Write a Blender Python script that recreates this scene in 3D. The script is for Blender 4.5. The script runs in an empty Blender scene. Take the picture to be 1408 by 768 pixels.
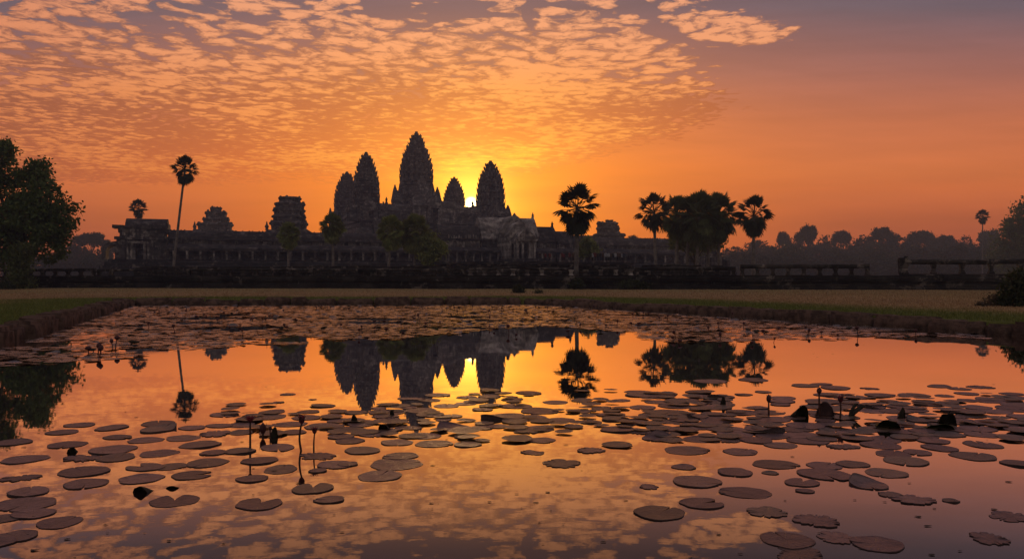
import bpy, bmesh, math, random
import numpy as np
from mathutils import Vector, Matrix, noise as mnoise

S = bpy.context.scene
C = S.collection
R = math.radians
PI = math.pi
rng = random.Random(7)
npr = np.random.default_rng(11)

# ------------------------------------------------------------------ camera
F = 1136.0                      # focal length in pixels of the 1408 px wide photograph
EYE = 1.5                       # eye height above the pond
cam = bpy.data.cameras.new('camera')
cam.sensor_width = 36.0
cam.sensor_fit = 'HORIZONTAL'
cam.lens = 36.0 * F / 1408.0
cam.clip_start = 0.1
cam.clip_end = 4000.0
cam_ob = bpy.data.objects.new('camera', cam)
C.objects.link(cam_ob)
cam_ob.location = (0, 0, EYE)
cam_ob.rotation_euler = (R(90), 0, 0)
S.camera = cam_ob


def lin(r, g, b):
    def f(c):
        c /= 255.0
        return c / 12.92 if c <= 0.04045 else ((c + 0.055) / 1.055) ** 2.4
    return (f(r), f(g), f(b), 1.0)


class NB:
    """small helper to write node trees as expressions"""
    def __init__(self, tree):
        self.t = tree
        self.n = tree.nodes
        self.l = tree.links

    def put(self, sock, v):
        if isinstance(v, bpy.types.NodeSocket):
            self.l.new(v, sock)
        elif isinstance(v, (tuple, list)):
            n = len(sock.default_value)
            v = tuple(v)
            sock.default_value = (v + (1.0,))[:n] if len(v) < n else v[:n]
        else:
            sock.default_value = v

    def m(self, op, a, b=None, c=None, clamp=False):
        nd = self.n.new('ShaderNodeMath')
        nd.operation = op
        nd.use_clamp = clamp
        for i, v in enumerate((a, b, c)):
            if v is not None:
                self.put(nd.inputs[i], v)
        return nd.outputs[0]

    def add(self, a, b): return self.m('ADD', a, b)
    def sub(self, a, b): return self.m('SUBTRACT', a, b)
    def mul(self, a, b): return self.m('MULTIPLY', a, b)

    def step(self, x, a, b, lo=0.0, hi=1.0):
        nd = self.n.new('ShaderNodeMapRange')
        nd.interpolation_type = 'SMOOTHSTEP'
        self.put(nd.inputs['Value'], x)
        nd.inputs['From Min'].default_value = a
        nd.inputs['From Max'].default_value = b
        nd.inputs['To Min'].default_value = lo
        nd.inputs['To Max'].default_value = hi
        return nd.outputs[0]

    def mix(self, f, a, b, mode='MIX'):
        nd = self.n.new('ShaderNodeMix')
        nd.data_type = 'RGBA'
        nd.blend_type = mode
        nd.clamp_factor = True
        self.put(nd.inputs[0], f)
        self.put(nd.inputs[6], a)
        self.put(nd.inputs[7], b)
        return nd.outputs[2]

    def ramp(self, x, stops, interp='EASE'):
        nd = self.n.new('ShaderNodeValToRGB')
        cr = nd.color_ramp
        cr.interpolation = interp
        while len(cr.elements) < len(stops):
            cr.elements.new(0.5)
        for e, (p, c) in zip(cr.elements, stops):
            e.position = p
        for e, (p, c) in zip(cr.elements, stops):
            e.color = c
        self.put(nd.inputs[0], x)
        return nd.outputs[0]

    def vec(self, x, y, z=0.0):
        nd = self.n.new('ShaderNodeCombineXYZ')
        for i, v in enumerate((x, y, z)):
            self.put(nd.inputs[i], v)
        return nd.outputs[0]

    def sep(self, v):
        nd = self.n.new('ShaderNodeSeparateXYZ')
        self.put(nd.inputs[0], v)
        return nd.outputs[0], nd.outputs[1], nd.outputs[2]

    def noise(self, v, scale, detail=3.0, rough=0.55, dist=0.0, out='Fac'):
        nd = self.n.new('ShaderNodeTexNoise')
        self.put(nd.inputs['Vector'], v)
        nd.inputs['Scale'].default_value = scale
        nd.inputs['Detail'].default_value = detail
        nd.inputs['Roughness'].default_value = rough
        nd.inputs['Distortion'].default_value = dist
        return nd.outputs[out]

    def voro(self, v, scale, feature='SMOOTH_F1', smooth=0.6, out='Distance'):
        nd = self.n.new('ShaderNodeTexVoronoi')
        nd.feature = feature
        self.put(nd.inputs['Vector'], v)
        nd.inputs['Scale'].default_value = scale
        if feature == 'SMOOTH_F1':
            nd.inputs['Smoothness'].default_value = smooth
        return nd.outputs[out]

    def vm(self, op, a, b=None):
        nd = self.n.new('ShaderNodeVectorMath')
        nd.operation = op
        self.put(nd.inputs[0], a)
        if b is not None:
            self.put(nd.inputs[3 if op == 'SCALE' else 1], b)
        return nd.outputs[1 if op in ('DOT_PRODUCT', 'LENGTH') else 0]


# ------------------------------------------------------------------ sun and sky
SUN_U, SUN_V = (648 - 704) / F, (384 - 279.5) / F
SUN_DIR = Vector((SUN_U, 1.0, SUN_V)).normalized()
SUN_EL = math.asin(SUN_DIR.z)
SUN_AZ = math.atan2(SUN_DIR.x, SUN_DIR.y)

sun = bpy.data.lights.new('sun', 'SUN')
sun.energy = 0.6
sun.angle = R(0.5)
sun.color = (1.0, 0.55, 0.24)
sun_ob = bpy.data.objects.new('sun', sun)
C.objects.link(sun_ob)
sun_ob.rotation_euler = (-SUN_DIR).to_track_quat('-Z', 'Y').to_euler()
sun_ob.location = (0, 0, 60)

world = bpy.data.worlds.new('World')
S.world = world
world.use_nodes = True


def build_world():
    t = world.node_tree
    t.nodes.clear()
    b = NB(t)
    tc = t.nodes.new('ShaderNodeTexCoord')
    d = tc.outputs['Generated']
    x, y, z = b.sep(d)
    ys = b.m('MAXIMUM', y, 0.1)
    u = b.m('DIVIDE', x, ys)
    v = b.m('DIVIDE', z, ys)
    zz = b.m('MAXIMUM', z, 0.03)
    P = b.vec(b.m('DIVIDE', x, zz), b.m('DIVIDE', y, zz), 0.0)
    front = b.step(y, 0.05, 0.75)
    # clear dusk sky
    v2 = b.mul(b.m('MAXIMUM', v, 0.0), 2.0)
    A = b.ramp(v2, [(0.0, lin(216, 86, 18)), (0.14, lin(228, 100, 12)), (0.26, lin(236, 112, 18)),
                    (0.38, lin(216, 112, 54)), (0.5, lin(160, 98, 82)), (0.66, lin(104, 82, 94)),
                    (0.8, lin(90, 78, 98)), (1.0, lin(70, 66, 92))], 'LINEAR')
    B = b.ramp(v2, [(0.0, lin(170, 80, 52)), (0.10, lin(176, 80, 46)), (0.16, lin(192, 90, 44)), (0.22, lin(220, 108, 48)),
                    (0.26, lin(218, 112, 54)), (0.38, lin(198, 107, 68)), (0.5, lin(160, 97, 84)),
                    (0.66, lin(103, 87, 98)), (0.8, lin(86, 76, 98)), (1.0, lin(68, 64, 92))], 'LINEAR')
    au = b.m('ABSOLUTE', b.sub(u, SUN_U))
    base = b.mix(b.step(au, 0.06, 0.5), A, B)
    # thin high streaks in the clear part of the sky
    st = b.noise(b.vec(b.mul(u, 2.2), b.mul(b.add(v, b.mul(u, -0.05)), 36.0), 3.0), 1.0, 4.0, 0.6)
    st2 = b.noise(b.vec(b.mul(u, 5.0), b.mul(b.add(v, b.mul(u, 0.12)), 60.0), 9.0), 1.0, 3.0, 0.6)
    sv = b.add(b.mul(st, 0.42), b.mul(st2, 0.16))
    base = b.mix(1.0, base, b.vec(b.add(sv, 0.72), b.add(sv, 0.70), b.add(sv, 0.72)), 'MULTIPLY')

    # where the altocumulus deck stands
    wn = b.noise(b.vec(u, v, 0.0), 9.0, 3.0, 0.6, out='Color')
    wx, wy, wz = b.sep(wn)
    uw = b.add(u, b.mul(b.sub(wx, 0.5), 0.12))
    vw = b.add(v, b.mul(b.sub(wy, 0.5), 0.035))
    e1 = b.sub(b.add(0.155, b.mul(b.sub(0.338, vw), 0.80)), uw)
    m1 = b.step(e1, -0.060, 0.045)
    vb = b.add(0.119, b.mul(b.m('MAXIMUM', b.sub(u, 0.0), 0.0), 0.27))
    e2 = b.sub(vw, vb)
    m2 = b.step(e2, -0.012, 0.022)

    def ell(cx, cy, rx, ry, tilt=0.0):
        du = b.sub(uw, (cx - 704) / F)
        dv = b.add(b.sub(vw, (384 - cy) / F), b.mul(du, tilt))
        du = b.m('DIVIDE', du, rx / F)
        dv = b.m('DIVIDE', dv, ry / F)
        return b.step(b.add(b.mul(du, du), b.mul(dv, dv)), 1.35, 0.55)
    patch = b.m('MAXIMUM', ell(1000, 38, 105, 26, 0.10), ell(965, 20, 66, 26, 0.5))
    hole = b.m('MAXIMUM', ell(585, 6, 95, 20), b.mul(ell(740, 16, 22, 22), 0.7))
    deck = b.mul(b.mul(m1, m2), b.sub(1.0, b.mul(hole, 0.55)))
    cov = b.m('MAXIMUM', deck, patch)

    # the puffs, on a flat layer high overhead
    rot = b.vec(b.add(b.mul(b.sep(P)[0], 0.94), b.mul(b.sep(P)[1], 0.34)),
                b.add(b.mul(b.sep(P)[0], -0.34), b.mul(b.sep(P)[1], 0.94)), 0.0)
    warp = b.noise(rot, 5.0, 2.0, 0.5, out='Color')
    pw = b.vm('ADD', rot, b.vm('SCALE', b.vm('SUBTRACT', warp, (0.5, 0.5, 0.5)), 0.16))
    n0 = b.noise(rot, 1.5, 3.0, 0.5)
    n2 = b.noise(rot, 0.85, 4.0, 0.6, 0.6)
    n3 = b.noise(pw, 34.0, 5.0, 0.68)
    n1 = b.noise(pw, 13.0, 6.0, 0.68)
    vo = b.voro(pw, 11.0, 'SMOOTH_F1', 0.3)
    puff = b.add(b.mul(n1, 0.70), b.mul(b.sub(0.72, vo), 0.70))
    q = b.add(puff, b.mul(b.sub(n0, 0.5), 0.55))
    q = b.add(q, b.mul(b.sub(0.275, v), 1.6))
    q = b.add(q, b.mul(b.sub(cov, 1.0), 0.62))
    q = b.add(q, b.mul(b.sub(n3, 0.5), 0.16))
    alpha = b.step(q, 0.28, 0.39)
    lit = b.add(b.add(q, b.mul(b.sub(v, 0.27), 1.30)), b.mul(b.sub(n3, 0.5), 0.35))
    lit = b.add(lit, b.mul(b.sub(n2, 0.52), b.step(v, 0.32, 0.20, 0.25, 1.15)))
    lit = b.add(lit, b.mul(b.sub(n3, 0.5), 0.35))
    bd = b.m('DIVIDE', b.sub(v, 0.183), 0.034)
    bd = b.m('EXPONENT', b.mul(b.mul(bd, bd), -1.0))
    lit = b.sub(lit, b.mul(bd, b.step(u, 0.16, -0.10, 0.02, 0.15)))
    n4 = b.noise(pw, 21.0, 5.0, 0.7)
    lit = b.add(lit, b.mul(b.sub(n4, 0.5), b.step(v, 0.26, 0.16, 0.1, 0.85)))
    lit = b.step(lit, 0.30, 0.70)
    alpha = b.mul(alpha, b.mul(front, b.step(cov, 0.0, 0.25)))
    LIT = b.ramp(v2, [(0.26, lin(244, 132, 50)), (0.36, lin(242, 138, 66)), (0.46, lin(240, 146, 84)),
                      (0.56, lin(240, 155, 106)), (0.68, lin(234, 156, 116)), (0.9, lin(190, 135, 115))], 'LINEAR')
    SHD = b.ramp(v2, [(0.26, lin(212, 94, 36)), (0.36, lin(188, 90, 46)), (0.46, lin(168, 88, 56)),
                      (0.56, lin(158, 96, 76)), (0.68, lin(126, 90, 90)), (0.9, lin(105, 84, 92))], 'LINEAR')
    near = b.step(b.m('ABSOLUTE', b.sub(u, SUN_U)), 0.34, 0.0)
    near = b.mul(near, b.step(v, 0.30, 0.13))
    LIT = b.mix(b.mul(near, 0.45), LIT, lin(255, 172, 44))
    SHD = b.mix(b.mul(near, 0.35), SHD, lin(236, 112, 30))
    far_l = b.step(u, -0.25, -0.65)
    LIT = b.mix(b.mul(far_l, 0.45), LIT, lin(204, 112, 72))
    SHD = b.mix(b.mul(far_l, 0.45), SHD, lin(130, 72, 56))
    cloud = b.mix(lit, SHD, LIT)
    sky = b.mix(alpha, base, cloud)

    # glow round the low sun
    dt = b.vm('DOT_PRODUCT', d, tuple(SUN_DIR))
    ang = b.m('ARCCOSINE', b.m('MINIMUM', dt, 0.999999))
    # the glow spreads wider along the horizon than upwards
    du = b.mul(b.sub(u, SUN_U), 0.72)
    dv = b.sub(v, SUN_V)
    an2 = b.m('SQRT', b.add(b.mul(du, du), b.mul(dv, dv)))
    g3 = b.mul(b.m('EXPONENT', b.mul(an2, -1.0 / 0.16)), 0.22)
    g2 = b.mul(b.m('EXPONENT', b.mul(an2, -1.0 / 0.045)), 1.75)
    g1 = b.mul(b.step(ang, 0.0095, 0.0035), 6.0)
    band = b.noise(b.vec(b.mul(u, 4.0), b.mul(v, 55.0), 0.0), 1.0, 4.0, 0.6)
    g2 = b.mul(g2, b.add(0.50, b.mul(band, 1.0)))
    wv = b.sub(v, b.add(0.146, b.mul(b.sub(u, -0.02), 0.16)))
    wv = b.m('DIVIDE', b.add(wv, b.mul(b.sub(band, 0.5), 0.035)), 0.012)
    wisp = b.mul(b.m('EXPONENT', b.mul(b.mul(wv, wv), -1.0)), b.step(b.m('ABSOLUTE', b.sub(u, -0.03)), 0.15, 0.02, 0.0, 1.0))
    wisp = b.mul(wisp, b.step(b.noise(b.vec(b.mul(u, 18.0), b.mul(v, 170.0), 5.0), 1.0, 4.0, 0.6), 0.40, 0.66))
    g2 = b.add(g2, b.mul(wisp, 0.55))
    glow = b.mix(1.0, b.vm('SCALE', (1.0, 0.30, 0.010), b.mul(g3, front)),
                 b.vm('SCALE', (1.0, 0.44, 0.008), b.mul(g2, front)), 'ADD')
    g0 = b.mul(b.m('EXPONENT', b.mul(ang, -1.0 / 0.019)), 2.8)
    glow = b.mix(1.0, glow, b.vm('SCALE', (1.0, 0.66, 0.12), b.mul(g0, front)), 'ADD')
    glow = b.mix(1.0, glow, b.vm('SCALE', (1.0, 0.80, 0.42), g1), 'ADD')
    sky = b.mix(1.0, sky, glow, 'ADD')

    # the dim side of the sky, away from the sun, and straight up
    up = b.step(z, 0.0, 0.9)
    back = b.mix(up, lin(138, 128, 125), lin(128, 118, 122))
    sky = b.mix(front, back, sky)
    below = b.step(z, -0.02, -0.25)
    sky = b.mix(below, sky, lin(46, 36, 34))

    bg = t.nodes.new('ShaderNodeBackground')
    b.put(bg.inputs['Color'], sky)
    bg.inputs['Strength'].default_value = 0.77
    ns = t.nodes.new('ShaderNodeTexSky')
    ns.sky_type = 'NISHITA'
    ns.sun_disc = False
    ns.sun_elevation = SUN_EL
    ns.sun_rotation = SUN_AZ
    ns.air_density = 1.6
    ns.dust_density = 3.0
    ns.ozone_density = 1.5
    bg2 = t.nodes.new('ShaderNodeBackground')
    b.put(bg2.inputs['Color'], ns.outputs['Color'])
    bg2.inputs['Strength'].default_value = 0.006
    ad = t.nodes.new('ShaderNodeAddShader')
    t.links.new(bg.outputs[0], ad.inputs[0])
    t.links.new(bg2.outputs[0], ad.inputs[1])
    out = t.nodes.new('ShaderNodeOutputWorld')
    t.links.new(ad.outputs[0], out.inputs['Surface'])


build_world()
world.cycles.sampling_method = 'MANUAL'
world.cycles.sample_map_resolution = 1024

# ------------------------------------------------------------------ exposure and render settings
vs = S.view_settings
S.display_settings.display_device = 'sRGB'
vs.view_transform = 'Standard'
vs.look = 'None'
vs.exposure = 0.45
vs.gamma = 1.0
vs.use_curve_mapping = False
S.render.engine = 'CYCLES'
S.cycles.use_denoising = True
S.cycles.max_bounces = 6
S.cycles.diffuse_bounces = 2
S.cycles.glossy_bounces = 3
S.cycles.transmission_bounces = 2
S.cycles.volume_bounces = 0
S.cycles.transparent_max_bounces = 4
S.cycles.sample_clamp_indirect = 4.0
S.cycles.caustics_reflective = False
S.cycles.caustics_refractive = False

# ------------------------------------------------------------------ helpers
def XP(px, D): return (px - 704.0) / F * D
def ZP(py, D): return EYE + (384.0 - py) / F * D


def tag(o, label=None, cat=None, group=None, kind=None):
    if label: o['label'] = label
    if cat: o['category'] = cat
    if group: o['group'] = group
    if kind: o['kind'] = kind
    return o


def empty(name, loc=(0, 0, 0), rz=0.0):
    o = bpy.data.objects.new(name, None)
    o.empty_display_size = 0.5
    o.location = loc
    o.rotation_euler = (0, 0, rz)
    C.objects.link(o)
    return o


def link_mesh(name, me, mat=None, parent=None, loc=(0, 0, 0), rz=0.0):
    if mat is not None and not me.materials:
        me.materials.append(mat)
    o = bpy.data.objects.new(name, me)
    C.objects.link(o)
    o.location = loc
    o.rotation_euler = (0, 0, rz)
    if parent is not None:
        o.parent = parent
    return o


def copy_tree(o, loc=None, rz=None, scale=None):
    c = o.copy()
    C.objects.link(c)
    if loc is not None: c.location = loc
    if rz is not None: c.rotation_euler = (o.rotation_euler[0], o.rotation_euler[1], rz)
    if scale is not None: c.scale = (scale,) * 3 if isinstance(scale, (int, float)) else scale
    for ch in list(o.children):
        k = ch.copy()
        C.objects.link(k)
        k.parent = c
        for g in list(ch.children):
            h = g.copy()
            C.objects.link(h)
            h.parent = k
    return c


class MB:
    """collects boxes, prisms, tubes and faces for ONE mesh"""
    def __init__(self):
        self.v = []
        self.f = []

    def addv(self, pts):
        i = len(self.v)
        self.v.extend([tuple(p) for p in pts])
        return i

    def face(self, *pts):
        i = self.addv(pts)
        self.f.append(tuple(range(i, i + len(pts))))

    def box(self, c, s, rz=0.0, top=1.0, jit=0.0):
        """box centred at c; top = size of the upper face against the lower"""
        hx, hy, hz = s[0] / 2, s[1] / 2, s[2] / 2
        cs, sn = math.cos(rz), math.sin(rz)
        P = []
        for k, sc in ((-1, 1.0), (1, top)):
            for a, b_ in ((-1, -1), (1, -1), (1, 1), (-1, 1)):
                x, y = a * hx * sc, b_ * hy * sc
                P.append((c[0] + x * cs - y * sn + rng.uniform(-jit, jit),
                          c[1] + x * sn + y * cs + rng.uniform(-jit, jit),
                          c[2] + k * hz + rng.uniform(-jit, jit)))
        i = self.addv(P)
        for q in ((3, 2, 1, 0), (4, 5, 6, 7), (0, 1, 5, 4), (1, 2, 6, 5), (2, 3, 7, 6), (3, 0, 4, 7)):
            self.f.append(tuple(i + k for k in q))

    def loft(self, rings, cap0=False, cap1=True, closed=True):
        n = len(rings[0])
        idx = [self.addv(r) for r in rings]
        for a, b_ in zip(idx[:-1], idx[1:]):
            for k in range(n if closed else n - 1):
                k2 = (k + 1) % n
                self.f.append((a + k, a + k2, b_ + k2, b_ + k))
        if cap0: self.f.append(tuple(idx[0] + k for k in reversed(range(n))))
        if cap1: self.f.append(tuple(idx[-1] + k for k in range(n)))

    def tube(self, path, radii, n=8, cap=True):
        rings = []
        path = [Vector(p) for p in path]
        ref = Vector((0.31, 0.95, 0.05))
        for i, p in enumerate(path):
            t = (path[min(i + 1, len(path) - 1)] - path[max(i - 1, 0)]).normalized()
            a = t.cross(ref)
            if a.length < 1e-3: a = t.cross(Vector((1, 0, 0)))
            a.normalize()
            b_ = t.cross(a)
            r = radii[i] if isinstance(radii, (list, tuple)) else radii
            rings.append([p + (a * math.cos(2 * PI * k / n) + b_ * math.sin(2 * PI * k / n)) * r for k in range(n)])
        self.loft(rings, cap, cap)

    def extrude_x(self, prof, x0, x1, closed=True):
        """profile of (y, z) swept along x with end caps"""
        a = [(x0, p[0], p[1]) for p in prof]
        b_ = [(x1, p[0], p[1]) for p in prof]
        self.loft([a, b_], closed, closed, closed)

    def extrude_y(self, prof, y0, y1, closed=True):
        a = [(p[0], y0, p[1]) for p in prof]
        b_ = [(p[0], y1, p[1]) for p in prof]
        self.loft([b_, a], closed, closed, closed)

    def mesh(self, name, smooth=False, fix=True):
        me = bpy.data.meshes.new(name)
        me.from_pydata(self.v, [], self.f)
        if fix:
            bm = bmesh.new()
            bm.from_mesh(me)
            bmesh.ops.recalc_face_normals(bm, faces=bm.faces)
            bm.to_mesh(me)
            bm.free()
        if smooth:
            me.polygons.foreach_set('use_smooth', [True] * len(me.polygons))
        me.update()
        return me

    def build(self, name, mat, parent=None, loc=(0, 0, 0), rz=0.0, smooth=False, fix=True):
        return link_mesh(name, self.mesh(name, smooth, fix), mat, parent, loc, rz)


def np_mesh(name, verts, faces, mat=None, parent=None, loc=(0, 0, 0)):
    """quads or triangles given as numpy arrays"""
    me = bpy.data.meshes.new(name)
    nf, k = faces.shape
    me.vertices.add(len(verts))
    me.vertices.foreach_set('co', np.asarray(verts, dtype=np.float32).ravel())
    me.loops.add(nf * k)
    me.loops.foreach_set('vertex_index', faces.astype(np.int32).ravel())
    me.polygons.add(nf)
    me.polygons.foreach_set('loop_start', np.arange(0, nf * k, k, dtype=np.int32))
    me.update(calc_edges=True)
    return link_mesh(name, me, mat, parent, loc)


# ------------------------------------------------------------------ materials
def new_mat(name):
    m = bpy.data.materials.new(name)
    m.use_nodes = True
    t = m.node_tree
    bs = t.nodes['Principled BSDF']
    return m, NB(t), bs


def bump(b, bs, h, strength, dist):
    nd = b.n.new('ShaderNodeBump')
    nd.inputs['Strength'].default_value = strength
    nd.inputs['Distance'].default_value = dist
    b.put(nd.inputs['Height'], h)
    b.l.new(nd.outputs[0], bs.inputs['Normal'])


def pos(b):
    return b.n.new('ShaderNodeNewGeometry').outputs['Position']


def stone(name, dark, mid, light, cover=0.5, course=0.6, fine=1.0):
    """weathered sandstone: lichen-black stains, paler worn patches, coursed blocks"""
    m, b, bs = new_mat(name)
    p = pos(b)
    x, y, z = b.sep(p)
    big = b.noise(p, 0.22 * fine, 5.0, 0.62)
    med = b.noise(p, 1.1 * fine, 5.0, 0.65)
    streak = b.noise(b.vec(b.mul(x, 1.6), b.mul(y, 1.6), b.mul(z, 0.18)), 0.9 * fine, 4.0, 0.6)
    k = b.add(b.mul(big, 0.45), b.add(b.mul(med, 0.30), b.mul(streak, 0.30)))
    col = b.mix(b.step(k, cover - 0.09, cover + 0.05), dark, mid)
    blot = b.noise(p, 0.55 * fine, 6.0, 0.7, 0.4)
    col = b.mix(b.mul(b.step(b.add(blot, b.mul(streak, 0.25)), cover + 0.14, cover + 0.22), 0.9), col, light)
    # courses: each block its own tone
    row = b.m('FLOOR', b.m('DIVIDE', z, course))
    bx = b.m('FLOOR', b.add(b.m('DIVIDE', b.add(x, b.mul(y, 0.31)), course * 2.1), b.mul(row, 0.47)))
    wn = b.n.new('ShaderNodeTexWhiteNoise')
    wn.noise_dimensions = '2D'
    b.put(wn.inputs['Vector'], b.vec(bx, row, 0.0))
    tone = b.add(0.55, b.mul(wn.outputs['Value'], 0.9))
    col = b.mix(1.0, col, b.vec(tone, tone, tone), 'MULTIPLY')
    fz = b.m('FRACT', b.m('DIVIDE', z, course))
    joint = b.m('MINIMUM', fz, b.sub(1.0, fz))
    joint = b.step(joint, 0.0, 0.10)
    h = b.add(b.mul(joint, 0.5), b.add(b.mul(med, 0.5), b.mul(wn.outputs['Value'], 0.35)))
    b.put(bs.inputs['Base Color'], col)
    bs.inputs['Roughness'].default_value = 0.92
    bs.inputs['Specular IOR Level'].default_value = 0.2
    bump(b, bs, h, 0.9, 0.12)
    return m


def plain(name, c1, c2, scale=3.0, rough=0.8, bstr=0.3, bdist=0.02, spec=0.3):
    m, b, bs = new_mat(name)
    p = pos(b)
    n = b.noise(p, scale, 5.0, 0.6)
    b.put(bs.inputs['Base Color'], b.mix(b.step(n, 0.35, 0.65), c1, c2))
    bs.inputs['Roughness'].default_value = rough
    bs.inputs['Specular IOR Level'].default_value = spec
    bump(b, bs, b.noise(p, scale * 4, 4.0, 0.6), bstr, bdist)
    return m


def leafy(name, c1, c2, c3, scale=0.5, trans=0.25):
    """leaves: every clump and leaf its own green, some light through the blade"""
    m, b, bs = new_mat(name)
    p = pos(b)
    n = b.noise(p, scale, 3.0, 0.6)
    col = b.mix(b.step(n, 0.35, 0.65), c1, c2)
    oi = b.n.new('ShaderNodeObjectInfo')
    geo = b.n.new('ShaderNodeNewGeometry')
    rnd = geo.outputs['Random Per Island']
    col = b.mix(b.step(rnd, 0.70, 1.0, 0.0, 0.8), col, c3)
    tone = b.add(0.75, b.mul(oi.outputs['Random'], 0.5))
    col = b.mix(1.0, col, b.vec(tone, tone, tone), 'MULTIPLY')
    b.put(bs.inputs['Base Color'], col)
    bs.inputs['Roughness'].default_value = 0.6
    bs.inputs['Specular IOR Level'].default_value = 0.25
    tr = b.n.new('ShaderNodeBsdfTranslucent')
    b.put(tr.inputs['Color'], b.mix(0.35, col, c3))
    mx = b.n.new('ShaderNodeMixShader')
    mx.inputs[0].default_value = trans
    out = b.t.nodes['Material Output']
    b.l.new(bs.outputs[0], mx.inputs[1])
    b.l.new(tr.outputs[0], mx.inputs[2])
    b.l.new(mx.outputs[0], out.inputs['Surface'])
    return m


M = {}
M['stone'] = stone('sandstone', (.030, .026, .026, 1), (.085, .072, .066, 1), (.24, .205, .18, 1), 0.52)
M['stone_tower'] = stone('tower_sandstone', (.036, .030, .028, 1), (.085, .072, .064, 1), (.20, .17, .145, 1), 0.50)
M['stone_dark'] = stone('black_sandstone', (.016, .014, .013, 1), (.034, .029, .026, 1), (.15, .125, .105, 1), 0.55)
M['stone_rail'] = stone('rail_sandstone', (.018, .016, .014, 1), (.045, .038, .032, 1), (.17, .14, .115, 1), 0.53, 0.5, 1.6)
M['roof'] = stone('roof_sandstone', (.024, .020, .020, 1), (.055, .046, .044, 1), (.13, .11, .10, 1), 0.53, 0.45)
M['pale'] = stone('pale_sandstone', (.075, .064, .058, 1), (.185, .16, .145, 1), (.34, .30, .265, 1), 0.47, 0.7)
M['mixed'] = stone('worn_sandstone', (.030, .025, .023, 1), (.12, .10, .088, 1), (.30, .26, .225, 1), 0.49, 0.7)
M['laterite'] = plain('laterite', (.060, .036, .026, 1), (.165, .100, .072, 1), 2.6, 0.95, 0.9, 0.06, 0.2)
M['bark'] = plain('bark', (.030, .024, .019, 1), (.060, .047, .037, 1), 2.5, 0.95, 0.8, 0.03)
M['palm_bark'] = plain('palm_bark', (.105, .088, .078, 1), (.19, .16, .14, 1), 1.6, 0.95, 0.6, 0.03)
M['leaf_dark'] = leafy('dark_leaves', (.050, .078, .020, 1), (.080, .112, .028, 1), (.13, .165, .045, 1), 0.35, 0.35)
M['leaf_far'] = leafy('forest_leaves', (.016, .026, .012, 1), (.028, .040, .017, 1), (.045, .056, .024, 1), 0.10)
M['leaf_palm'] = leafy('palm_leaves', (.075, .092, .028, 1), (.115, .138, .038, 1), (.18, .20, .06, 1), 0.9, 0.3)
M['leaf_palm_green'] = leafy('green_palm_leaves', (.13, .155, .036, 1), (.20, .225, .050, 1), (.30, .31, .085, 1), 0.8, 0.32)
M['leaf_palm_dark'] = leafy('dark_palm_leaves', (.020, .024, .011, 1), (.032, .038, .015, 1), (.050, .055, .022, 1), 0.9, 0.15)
M['frond_dead'] = leafy('dead_fronds', (.055, .040, .024, 1), (.085, .062, .036, 1), (.13, .10, .06, 1), 1.2, 0.15)
M['bush'] = leafy('bush_leaves', (.025, .034, .012, 1), (.042, .052, .018, 1), (.075, .070, .028, 1), 1.5)
M['stem'] = plain('lily_stem', (.055, .020, .016, 1), (.085, .034, .022, 1), 20.0, 0.5, 0.2, 0.002)
M['petal'] = plain('red_petal', (.20, .022, .036, 1), (.30, .045, .055, 1), 30.0, 0.5, 0.2, 0.002)
M['sepal'] = plain('dark_sepal', (.055, .012, .016, 1), (.095, .028, .024, 1), 30.0, 0.55, 0.2, 0.002)
M['withered'] = plain('withered_leaf', (.022, .018, .012, 1), (.048, .038, .022, 1), 18.0, 0.7, 0.5, 0.004)
M['leaf_green'] = plain('upturned_green_leaf', (.030, .045, .012, 1), (.050, .065, .018, 1), 18.0, 0.5, 0.4, 0.003)
M['leaf_underside'] = plain('leaf_underside', (.085, .050, .050, 1), (.13, .075, .070, 1), 14.0, 0.5, 0.4, 0.003)
M['skin'] = plain('skin', (.20, .11, .07, 1), (.26, .15, .10, 1), 10.0, 0.6, 0.05, 0.002)
M['hair'] = plain('hair', (.012, .010, .009, 1), (.02, .017, .014, 1), 30.0, 0.6, 0.1, 0.002)
for nm, c in (('red', (.14, .018, .018)), ('navy', (.022, .030, .06)), ('grey', (.10, .10, .11)), ('black', (.018, .018, .02)), ('white', (.36, .37, .40)), ('brown', (.09, .05, .03))):
    M['cloth_' + nm] = plain(nm + '_cloth', tuple(k * 0.8 for k in c) + (1,), c + (1,), 8.0, 0.85, 0.2, 0.005)


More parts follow.
